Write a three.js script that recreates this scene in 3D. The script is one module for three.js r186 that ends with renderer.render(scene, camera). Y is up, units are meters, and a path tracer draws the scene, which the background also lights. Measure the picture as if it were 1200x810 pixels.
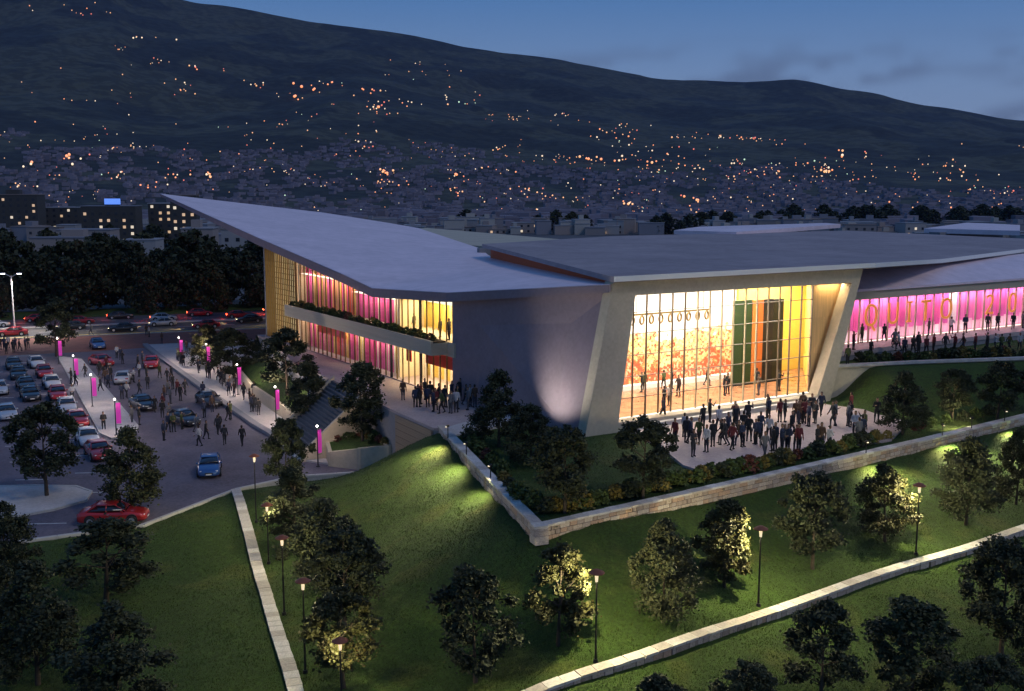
import * as THREE from 'three';
import { mergeGeometries, mergeVertices, toCreasedNormals } from 'three/addons/utils/BufferGeometryUtils.js';
import { RoundedBoxGeometry } from 'three/addons/geometries/RoundedBoxGeometry.js';
import { TextGeometry } from 'three/addons/geometries/TextGeometry.js';
import { FontLoader } from 'three/addons/loaders/FontLoader.js';
import { MarchingCubes } from 'three/addons/objects/MarchingCubes.js';
import { RectAreaLightUniformsLib } from 'three/addons/lights/RectAreaLightUniformsLib.js';

// ---------------------------------------------------------------- camera, sky, sun, exposure
const scene = new THREE.Scene();
const camera = new THREE.PerspectiveCamera(35.69, 1024 / 691, 0.5, 16000);
camera.position.set(0, 22.5, 0);
camera.rotation.set(-Math.atan(181 / 1258), 0, 0);

const clamp = (v, a = 0, b = 1) => Math.min(b, Math.max(a, v));
const lerp = (a, b, t) => a + (b - a) * t;
const sstep = (a, b, v) => { const t = clamp((v - a) / (b - a)); return t * t * (3 - 2 * t); };
function rng(seed) { let s = seed >>> 0; return () => { s = (s + 0x6D2B79F5) >>> 0; let t = s; t = Math.imul(t ^ (t >>> 15), t | 1); t ^= t + Math.imul(t ^ (t >>> 7), t | 61); return ((t ^ (t >>> 14)) >>> 0) / 4294967296; }; }
function hash2(x, y, s = 0) { let h = Math.imul(x | 0, 374761393) + Math.imul(y | 0, 668265263) + Math.imul(s | 0, 2147483647 ^ 977); h = Math.imul(h ^ (h >>> 13), 1274126177); return ((h ^ (h >>> 16)) >>> 0) / 4294967296; }
function vnoise(x, y, p = 0, s = 0) {
  const xi = Math.floor(x), yi = Math.floor(y), fx = x - xi, fy = y - yi, u = fx * fx * (3 - 2 * fx), v = fy * fy * (3 - 2 * fy);
  const w = (i) => p ? ((i % p) + p) % p : i;
  return lerp(lerp(hash2(w(xi), w(yi), s), hash2(w(xi + 1), w(yi), s), u), lerp(hash2(w(xi), w(yi + 1), s), hash2(w(xi + 1), w(yi + 1), s), u), v);
}
function fbm(x, y, oct = 4, p = 0, s = 0) { let a = .5, f = 1, r = 0, n = 0; for (let i = 0; i < oct; i++) { r += a * vnoise(x * f, y * f, p * f, s + i); n += a; a *= .5; f *= 2; } return r / n; }

{ // dusk sky: deep blue overhead, paler towards the horizon, thin dark streaks of cloud
  const w = 1024, h = 512, data = new Float32Array(w * h * 4);
  for (let j = 0; j < h; j++) for (let i = 0; i < w; i++) {
    const el = ((j + .5) / h - .5) * 180, az = ((i + .5) / w) * 360;
    const t = clamp(el / 11), u = clamp((el - 11) / 60);
    let c = [lerp(lerp(.31, .058, t), .035, u), lerp(lerp(.40, .175, t), .095, u), lerp(lerp(.56, .42, t), .26, u)];
    const ax = Math.cos(az / 57.2958), ay = Math.sin(az / 57.2958);
    const n = fbm(ax * 22 + el * 1.3 + 20, ay * 22 - el * 1.9 + 40, 5, 0, 3), m = fbm(ax * 4 + el * .3 + 7, ay * 4 - el * .3 + 3, 3, 0, 19);
    const cl = sstep(.49, .57, n) * sstep(.38, .48, m) * sstep(.5, 2, el) * (1 - sstep(5.5, 8, el)) * .6;
    c = c.map((v, k) => lerp(v, [.085, .115, .20][k], cl));
    if (el < 0) c = [.05, .06, .09];
    data.set([c[0], c[1], c[2], 1], (j * w + i) * 4);
  }
  const sky = new THREE.DataTexture(data, w, h, THREE.RGBAFormat, THREE.FloatType);
  sky.mapping = THREE.EquirectangularReflectionMapping; sky.magFilter = sky.minFilter = THREE.LinearFilter; sky.needsUpdate = true;
  scene.background = sky; scene.environment = sky;
  scene.backgroundIntensity = 1; scene.environmentIntensity = 1;
}
const sun = new THREE.DirectionalLight(new THREE.Color().setRGB(1, .92, .86), .52);
sun.position.set(95, 120, -20); sun.target.position.set(0, 0, -80); sun.shadow.radius = 24;
sun.castShadow = true; sun.shadow.mapSize.set(4096, 4096);
Object.assign(sun.shadow.camera, { left: -140, right: 140, top: 140, bottom: -140, near: 1, far: 500 });
scene.add(sun, sun.target);

const renderer = new THREE.WebGLRenderer({ antialias: true });
renderer.toneMapping = THREE.LinearToneMapping;
renderer.toneMappingExposure = 1.0;
renderer.shadowMap.enabled = true;
RectAreaLightUniformsLib.init();

// ---------------------------------------------------------------- helpers
const taken = new Map();
function numbered(name) { const n = taken.get(name) || 0; taken.set(name, n + 1); return n ? name + '_' + String(n).padStart(3, '0') : name; }
function tag(o, label, category, group, kind) { if (label) o.userData.label = label; if (category) o.userData.category = category; if (group) o.userData.group = group; if (kind) o.userData.kind = kind; return o; }
function mesh(name, geo, mat, parent = scene) {
  const o = new THREE.Mesh(geo, mat); o.name = parent === scene ? numbered(name) : name; o.castShadow = o.receiveShadow = true; parent.add(o); return o;
}
function thing(name, label, category, [x, y, z] = [0, 0, 0], turn = 0, group) {
  const o = new THREE.Group(); o.name = numbered(name); o.position.set(x, y, z); o.rotation.y = turn; scene.add(o); return tag(o, label, category, group);
}
function copyOf(src, pos, turn = 0, label, group) {
  const c = src.clone(); c.name = numbered(src.name.replace(/_\d{3}$/, '')); c.userData = { ...src.userData }; c.position.set(...pos); c.rotation.y = turn; scene.add(c);
  if (label) c.userData.label = label; if (group) c.userData.group = group; return c;
}
function structure(name, geo, mat, label) { const o = mesh(name, geo, mat); o.userData.kind = 'structure'; if (label) o.userData.label = label; return o; }
const xf = (g, x, y, z, rx = 0, ry = 0, rz = 0) => { if (rx || ry || rz) g.applyMatrix4(new THREE.Matrix4().makeRotationFromEuler(new THREE.Euler(rx, ry, rz))); return g.translate(x, y, z); };
const box = (x0, x1, y0, y1, z0, z1) => new THREE.BoxGeometry(x1 - x0, y1 - y0, z1 - z0).translate((x0 + x1) / 2, (y0 + y1) / 2, (z0 + z1) / 2);
const merge = (l) => mergeGeometries(l.map((g) => { const q = g.index ? g.toNonIndexed() : g; for (const k of Object.keys(q.attributes)) if (!['position', 'normal', 'uv'].includes(k)) q.deleteAttribute(k); return q; }));
function rod(a, b, r0, r1 = r0, seg = 6) {
  const A = new THREE.Vector3(...a), B = new THREE.Vector3(...b), d = B.clone().sub(A), g = new THREE.CylinderGeometry(r1, r0, d.length(), seg);
  g.applyQuaternion(new THREE.Quaternion().setFromUnitVectors(new THREE.Vector3(0, 1, 0), d.clone().normalize())); return g.translate((A.x + B.x) / 2, (A.y + B.y) / 2, (A.z + B.z) / 2);
}
// triangles [[ax,ay,az],...] -> flat shaded geometry; uv in metres along the dominant plane
function tris(list) {
  const p = [], u = [], a = new THREE.Vector3(), b = new THREE.Vector3(), c = new THREE.Vector3(), n = new THREE.Vector3();
  for (const t of list) {
    a.set(...t[0]); b.set(...t[1]); c.set(...t[2]); n.copy(b).sub(a).cross(c.clone().sub(a));
    const ax = Math.abs(n.x), ay = Math.abs(n.y), az = Math.abs(n.z);
    for (const v of t) { p.push(...v); if (ay >= ax && ay >= az) u.push(v[0], v[2]); else if (ax > az) u.push(v[2], v[1]); else u.push(v[0], v[1]); }
  }
  const g = new THREE.BufferGeometry(); g.setAttribute('position', new THREE.Float32BufferAttribute(p, 3)); g.setAttribute('uv', new THREE.Float32BufferAttribute(u, 2)); g.computeVertexNormals(); return g;
}
// prism over a plan polygon [[x,z],...]; top and bottom are numbers or one number per corner
function slab(pts, top, bot, faces) {
  const T = (i) => Array.isArray(top) ? top[i] : top, Bo = (i) => Array.isArray(bot) ? bot[i] : bot, n = pts.length;
  const f = faces || THREE.ShapeUtils.triangulateShape(pts.map((q) => new THREE.Vector2(q[0], q[1])), []);
  const L = [], P = (i, y) => [pts[i][0], y, pts[i][1]];
  const area = pts.reduce((s, q, i) => { const r = pts[(i + 1) % n]; return s + q[0] * r[1] - r[0] * q[1]; }, 0);
  for (let [i, j, k] of f) {
    const cr = (pts[j][0] - pts[i][0]) * (pts[k][1] - pts[i][1]) - (pts[j][1] - pts[i][1]) * (pts[k][0] - pts[i][0]);
    if (cr > 0) [j, k] = [k, j];
    L.push([P(i, T(i)), P(j, T(j)), P(k, T(k))], [P(i, Bo(i)), P(k, Bo(k)), P(j, Bo(j))]);
  }
  for (let i = 0; i < n; i++) { let j = (i + 1) % n, a = i, b = j; if (area < 0) [a, b] = [j, i]; L.push([P(a, Bo(a)), P(a, T(a)), P(b, T(b))], [P(a, Bo(a)), P(b, T(b)), P(b, Bo(b))]); }
  return tris(L);
}
// strip along a polyline of [x,y,z] points
function ribbon(pts, half, y0, y1) {
  const L = [], S = pts.map((p, i) => {
    const a = pts[Math.max(0, i - 1)], b = pts[Math.min(pts.length - 1, i + 1)], dx = b[0] - a[0], dz = b[2] - a[2], l = Math.hypot(dx, dz), nx = -dz / l * half, nz = dx / l * half;
    return [[p[0] + nx, p[1], p[2] + nz], [p[0] - nx, p[1], p[2] - nz]];
  });
  const q = (p, y) => [p[0], p[1] + y, p[2]];
  const quad = (a, b, c, d) => L.push([a, b, c], [a, c, d]);
  for (let i = 0; i + 1 < S.length; i++) {
    const [l0, r0] = S[i], [l1, r1] = S[i + 1];
    quad(q(l0, y1), q(l1, y1), q(r1, y1), q(r0, y1)); quad(q(l0, y0), q(l1, y0), q(l1, y1), q(l0, y1)); quad(q(r1, y0), q(r0, y0), q(r0, y1), q(r1, y1));
  }
  for (const [i, f] of [[0, 1], [S.length - 1, -1]]) { const [l, r] = S[i]; f > 0 ? quad(q(r, y0), q(l, y0), q(l, y1), q(r, y1)) : quad(q(l, y0), q(r, y0), q(r, y1), q(l, y1)); }
  return tris(L);
}
function inside(x, z, poly) { let c = false; for (let i = 0, j = poly.length - 1; i < poly.length; j = i++) { const [xi, zi] = poly[i], [xj, zj] = poly[j]; if ((zi > z) !== (zj > z) && x < (xj - xi) * (z - zi) / (zj - zi) + xi) c = !c; } return c; }
function edgeDist(x, z, poly, closed = true) { let d = 1e9; const n = poly.length; for (let i = 0; i < n - (closed ? 0 : 1); i++) { const [ax, az] = poly[i], [bx, bz] = poly[(i + 1) % n], ex = bx - ax, ez = bz - az, t = clamp(((x - ax) * ex + (z - az) * ez) / (ex * ex + ez * ez)); d = Math.min(d, Math.hypot(x - ax - ex * t, z - az - ez * t)); } return d; }

// ---------------------------------------------------------------- materials
const sr = (v) => Math.round(255 * clamp(v <= .0031308 ? v * 12.92 : 1.055 * Math.pow(v, 1 / 2.4) - .055));
function tex(size, metres, fn, srgb = true) {
  const d = new Uint8Array(size * size * 4);
  for (let j = 0; j < size; j++) for (let i = 0; i < size; i++) { const c = fn(i / size, j / size); for (let k = 0; k < 3; k++) d[(j * size + i) * 4 + k] = srgb ? sr(c[k]) : Math.round(255 * clamp(c[k])); d[(j * size + i) * 4 + 3] = 255; }
  const t = new THREE.DataTexture(d, size, size); t.wrapS = t.wrapT = THREE.RepeatWrapping; t.magFilter = THREE.LinearFilter; t.minFilter = THREE.LinearMipmapLinearFilter; t.generateMipmaps = true;
  if (srgb) t.colorSpace = THREE.SRGBColorSpace; t.repeat.set(1 / metres, 1 / metres); t.needsUpdate = true; return t;
}
function speckle(base, amp, metres, size = 512, freq = 32, s = 1, tint = [1, 1, 1]) {
  return tex(size, metres, (u, v) => { const f = fbm(u * freq, v * freq, 4, freq, s) - .5, g = fbm(u * 5, v * 5, 3, 5, s + 20) - .5, k = hash2(Math.floor(u * size), Math.floor(v * size), s) - .5; const m = 1 + amp * (f * 1.2 + g * 1.1 + k * .5); return base.map((b, i) => b * Math.max(.1, 1 + (m - 1) * tint[i])); });
}
const col = (r, g, b) => new THREE.Color().setRGB(r, g, b);
const std = (c, roughness = .8, extra = {}) => new THREE.MeshStandardMaterial({ color: Array.isArray(c) ? col(...c) : c, roughness, ...extra });
const mapped = (map, roughness = .9, extra = {}) => new THREE.MeshStandardMaterial({ map, roughness, ...extra });
const grain = tex(512, 1.2, (u, v) => { const n = fbm(u * 48, v * 48, 4, 48, 5); return [n, n, n]; }, false);
const M = {
  lawn: mapped(tex(1024, 17, (u, v) => {
    const a = fbm(u * 170, v * 170, 3, 170, 2), b = fbm(u * 7, v * 7, 5, 7, 8), c = fbm(u * 40, v * 40, 3, 40, 12), w = sstep(.55, .75, b);
    const m = .45 + 1.1 * a * (.6 + .8 * c); return [m * lerp(.035, .060, w), m * lerp(.070, .080, w), m * lerp(.006, .010, w)];
  }), 1, { bumpMap: grain, bumpScale: .05 }),
  asphalt: mapped(speckle([.125, .108, .14], .55, 14, 1024, 90, 4), .85),
  road: mapped(speckle([.07, .068, .075], .5, 12, 512, 64, 6), .85),
  paving: mapped(speckle([.44, .35, .34], .35, 9, 1024, 80, 7), .8),
  pavingPale: mapped(speckle([.52, .48, .46], .3, 9, 512, 60, 9), .8),
  brickWalk: mapped(speckle([.24, .085, .06], .5, 6, 512, 50, 14), .9),
  kerb: mapped(speckle([.5, .48, .46], .3, 3, 256, 24, 15), .85),
  concrete: mapped(speckle([.54, .46, .34], .2, 8, 512, 40, 16), .85),
  stairStone: mapped(speckle([.13, .125, .13], .3, 6, 256, 30, 37), .9), concreteDark: mapped(speckle([.24, .24, .26], .22, 8, 512, 40, 17), .85),
  wallNavy: mapped(speckle([.25, .19, .215], .18, 7, 512, 30, 18), .75),
  boards: mapped(tex(512, 2.4, (u, v) => { const n = fbm(u * 6, v * 64, 4, 0, 4), k = Math.abs(((v * 8) % 1) - .5) > .46 ? .55 : 1; const m = k * (.75 + .5 * n); return [.36 * m, .25 * m, .17 * m]; }), .8),
  roofPale: mapped(speckle([.84, .67, .71], .2, 24, 512, 30, 19), .55),
  roofDark: mapped(speckle([.36, .285, .285], .3, 24, 512, 30, 21), .75),
  red: std([.60, .11, .02], .7), white: std([.8, .79, .76], .7), cream: std([.74, .62, .42], .8),
  warmPanel: mapped(tex(512, 3, (u, v) => { const n = fbm(u * 30, v * 2, 3, 0, 4), s = Math.abs(((u * 4) % 1) - .5) > .485 ? .6 : 1, m = s * (.8 + .4 * n); return [.62 * m, .40 * m, .18 * m]; }), .6),
  yellowWall: mapped(speckle([.80, .60, .13], .25, 3, 256, 12, 24), .8),
  darkMetal: std([.035, .034, .036], .45, { metalness: .6 }), bronze: std([.20, .135, .05], .5, { metalness: .4 }), mullion: std([.20, .16, .12], .5, { metalness: .5 }), goldMullion: std([.50, .38, .16], .45, { metalness: .4 }), paleMullion: std([.50, .42, .28], .5, { metalness: .2 }),
  glass: new THREE.MeshPhysicalMaterial({ color: 0xffffff, transmission: 1, thickness: 0, roughness: .02, ior: 1.45 }),
  bark: mapped(speckle([.075, .055, .04], .5, 1, 256, 24, 26), .95), soil: mapped(speckle([.05, .036, .026], .5, 2, 256, 24, 27), 1),
  paintWhite: mapped(speckle([.62, .62, .62], .5, 2, 256, 30, 28), .8), yellowTrailPaint: mapped(speckle([.62, .42, .03], .3, 3, 256, 30, 29), .8),
  hallFloor: mapped(tex(512, 6, (u, v) => { const n = fbm(u * 14, v * 14, 4, 14, 33), m = .35 + 1.1 * n; return [.46 * m, .22 * m, .115 * m]; }), .22),
};
const glow = (c, k) => new THREE.MeshStandardMaterial({ color: col(.8, .8, .8), emissive: col(...c), emissiveIntensity: k, roughness: .6 });
const TREES = [[-16.4,0.46,-75.2,6.1,3.3,"d"],[-13.8,0.13,-65.8,5.3,4.1,"d"],[-10.6,0.48,-57.5,5.2,3.9,"d"],[-8.3,0.76,-50.8,5.4,3.9,"d"],[-7.5,0.58,-45.2,4.6,3.3,"y"],[-1.6,1.1,-44.6,5.4,3.5,"d"],[2.1,1.96,-46.5,5.0,3.2,"y"],[7.2,2.37,-48.5,5.1,3.1,"m"],[10.8,2.49,-52.3,4.8,3.0,"y"],[16.2,2.28,-55.6,5.5,3.6,"d"],[21.4,2.52,-59.4,4.7,3.2,"y"],[27.4,2.51,-62.6,5.6,3.5,"d"],[32.0,2.78,-66.0,5.1,2.7,"y"],[22.8,1.14,-47.5,5.7,3.9,"d"],[13.0,0.99,-42.6,4.7,3.2,"d"],[16.8,0.8,-42.4,5.1,3.8,"m"],[9.1,1.1,-39.5,3.4,2.6,"m"],[5.7,1.16,-38.7,3.2,2.5,"d"],[18.7,0.79,-39.4,3.9,2.9,"m"],[23.2,1.01,-44.8,4.3,2.2,"d"],[-22.2,-0.37,-47.5,6.1,4.2,"d"],[-17.0,0.0,-43.7,5.2,4.3,"d"],[-23.0,-0.49,-58.2,5.0,5.3,"d"],[-29.3,-0.31,-59.6,5.2,3.4,"d"],[-26.9,-0.48,-51.7,5.4,3.8,"d"],[-34.5,0.0,-77.2,7.2,5.1,"d"],[-26.8,0.0,-73.2,6.4,4.5,"m"],[-62.6,0.0,-145.7,8.2,5.6,"d"],[-39.0,0.0,-135.7,5.9,4.5,"y"],[-33.5,0.0,-127.5,6.3,6.3,"d"],[-22.7,2.2,-106.6,6.8,5.3,"d"],[-18.8,1.5,-97.6,5.5,4.7,"m"],[-12.4,2.0,-87.2,6.7,4.7,"m"],[-30.8,1.0,-129.6,4.2,4.1,"d"],[-0.9,5.05,-72.2,5.5,3.8,"d"],[1.2,5.05,-67.3,4.1,3.2,"d"],[2.9,5.05,-56.8,5.0,3.5,"d"],[7.5,5.05,-59.7,4.9,3.5,"d"],[28.2,5.05,-75.8,4.8,3.5,"d"],[33.7,5.05,-80.5,4.2,3.0,"d"],[37.4,5.05,-81.1,4.7,3.5,"d"],[42.1,5.05,-85.0,3.8,3.4,"d"]];
const LAMPS = [[3.7,1.9,-45.0,4.21],[12.3,2.0,-51.2,4.1],[22.8,2.2,-58.3,4.11],[-9.5,0.59,-46.7,4.5],[-7.3,0.57,-43.3,3.15],[-12.1,0.25,-54.4,4.32],[-15.0,-0.2,-63.6,3.8],[-17.5,0.09,-71.0,4.73]];
const PLAZA = [[11.2,-72.1],[12.1,-72.7],[12.3,-72.4],[11.9,-68.8],[12.9,-72.3],[13.0,-70.0],[13.7,-71.5],[14.9,-79.3],[14.5,-72.3],[14.6,-71.9],[15.3,-74.4],[14.8,-70.5],[15.6,-71.9],[15.7,-71.5],[16.4,-74.4],[16.5,-73.1],[16.8,-72.3],[16.9,-71.9],[17.6,-74.4],[16.4,-68.0],[19.6,-80.8],[19.6,-80.3],[17.5,-70.2],[17.7,-70.5],[20.2,-79.3],[20.6,-79.5],[18.0,-70.0],[18.3,-70.4],[18.5,-70.2],[19.2,-70.2],[19.1,-70.4],[22.6,-81.8],[21.4,-79.3],[21.5,-78.8],[21.9,-79.3],[21.9,-78.8],[22.8,-79.0],[20.5,-70.4],[20.8,-70.5],[21.3,-70.4],[23.8,-77.9],[24.0,-78.2],[24.9,-77.9],[25.1,-78.1],[24.3,-74.4],[24.0,-72.6],[25.2,-75.1],[27.5,-79.3],[26.5,-82.3],[17.5,-77.9],[16.4,-77.0],[16.5,-77.9],[15.0,-76.1],[14.0,-77.0],[12.2,-74.4],[22.0,-77.9],[24.0,-81.8],[23.0,-80.8],[19.8,-74.4],[18.0,-73.5],[24.4,-73.1],[11.5,-79.8]];
const FORE = [[-9.1,-88.1],[-7.8,-85.1],[-7.6,-85.2],[-7.5,-86.5],[-7.3,-88.3],[-6.8,-85.1],[-6.2,-83.4],[-6.1,-84.1],[-6.0,-85.8],[-5.5,-82.8],[-5.4,-85.1],[-4.8,-82.8],[-5.0,-87.2],[-4.4,-84.4],[-4.4,-83.1],[-4.3,-87.9],[-3.5,-84.1],[-3.4,-85.4],[-3.0,-85.1],[-3.8,-86.1],[-6.7,-86.5]];
const TERR_HI = [[32.3,-98.1],[34.8,-99.4],[34.1,-94.8],[35.6,-93.1],[40.5,-103.4],[43.1,-104.5],[44.9,-105.5],[47.6,-106.6],[48.9,-107.3],[50.9,-108.2],[52.3,-109.1],[30.2,-94.0],[33.9,-93.1]];
const TERR_LO = [[28.5,-90.0],[32.0,-94.7],[35.0,-97.2],[35.3,-95.5],[36.4,-96.4],[36.9,-96.4],[37.6,-96.4],[38.6,-97.2],[40.0,-98.1],[40.9,-98.1],[41.7,-98.1],[42.8,-98.1],[43.9,-98.1],[44.6,-98.1],[45.2,-98.1],[45.9,-98.1],[47.3,-99.0]];
const LOTP = [[-73.3,-152.1],[-72.7,-152.1],[-72.8,-153.5],[-70.2,-149.4],[-71.1,-152.1],[-69.9,-150.7],[-69.7,-152.1],[-69.9,-153.5],[-70.5,-148.0],[-53.7,-144.2],[-52.7,-142.9],[-51.2,-139.3],[-57.5,-167.4],[-56.5,-165.7],[-52.0,-157.9],[-66.2,-167.4],[-47.9,-124.6],[-46.6,-121.8],[-46.4,-119.2],[-49.6,-128.5],[-48.0,-126.5],[-50.9,-130.5],[-51.6,-134.8],[-42.5,-115.0],[-42.3,-115.8],[-44.9,-125.5],[-45.6,-129.5],[-43.7,-126.5],[-41.7,-120.9],[-41.5,-117.5],[-48.0,-135.9],[-48.6,-139.3],[-42.8,-128.5],[-40.9,-125.5],[-40.7,-126.5],[-38.8,-120.9],[-38.3,-117.5],[-37.2,-117.5],[-35.9,-114.2],[-36.4,-117.5],[-36.5,-112.6],[-36.3,-109.6],[-35.0,-105.4],[-31.7,-95.5],[-32.4,-99.0],[-31.9,-99.0],[-33.9,-104.0],[-37.6,-114.2],[-30.8,-105.4],[-33.9,-115.8],[-30.8,-108.2],[-31.0,-109.6],[-28.1,-104.0],[-28.0,-104.7],[-27.4,-97.8],[-27.6,-99.0],[-29.8,-99.0],[-28.0,-96.0],[-27.8,-93.3],[-25.7,-93.8],[-24.0,-93.3],[-38.7,-99.6],[-37.1,-102.7],[-36.2,-102.1],[-36.7,-108.2],[-47.6,-114.2],[-50.7,-122.7],[-51.9,-124.6],[-51.8,-128.5],[-43.2,-138.2],[-42.5,-137.0],[-39.2,-132.6],[-44.7,-141.7],[-31.9,-119.2],[-29.4,-115.8],[-26.9,-109.6],[-27.8,-111.9],[-34.2,-124.6],[-35.1,-126.5],[-37.4,-130.5],[-31.6,-120.9],[-28.3,-115.8],[-37.3,-131.6],[-45.8,-149.4],[-38.2,-90.2],[-31.5,-100.2]];
const WALKP = [[-17.5,-92.8],[-15.6,-89.2],[-15.4,-89.5],[-15.2,-89.9],[-17.1,-95.3],[-31.3,-116.7],[-30.5,-116.0],[-29.0,-114.1],[-26.6,-107.7],[-26.3,-107.7],[-25.5,-106.0],[-38.9,-131.2],[-37.0,-128.1],[-36.4,-127.3],[-44.2,-140.9],[-43.2,-139.0],[-33.9,-123.5],[-33.3,-122.1]];
const CARS = [[-60.0,-153.8,"b"],[-63.8,-135.7,"k"],[-61.5,-137.0,"s"],[-60.0,-128.7,"k"],[-57.4,-129.9,"r"],[-55.8,-121.3,"k"],[-53.3,-122.4,"s"],[-57.7,-118.7,"s"],[-52.6,-115.2,"k"],[-49.8,-115.7,"r"],[-45.9,-108.7,"s"],[-50.6,-105.4,"s"],[-42.3,-102.2,"r"],[-38.2,-94.4,"s"],[-35.3,-89.4,"r"],[-53.6,-138.4,"r"],[-46.6,-137.0,"r"],[-46.2,-125.7,"s"],[-38.6,-110.1,"k"],[-32.0,-102.6,"k"],[-32.3,-112.3,"k"],[-24.4,-84.3,"b"],[-27.3,-71.2,"r"]];
const BANNERS = [[-59.2,-138.4],[-51.1,-123.5],[-44.0,-110.5],[-36.6,-97.1],[-43.6,-139.1],[-38.3,-133.0],[-30.4,-117.1],[-23.2,-103.4],[-15.9,-85.7]];
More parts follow.
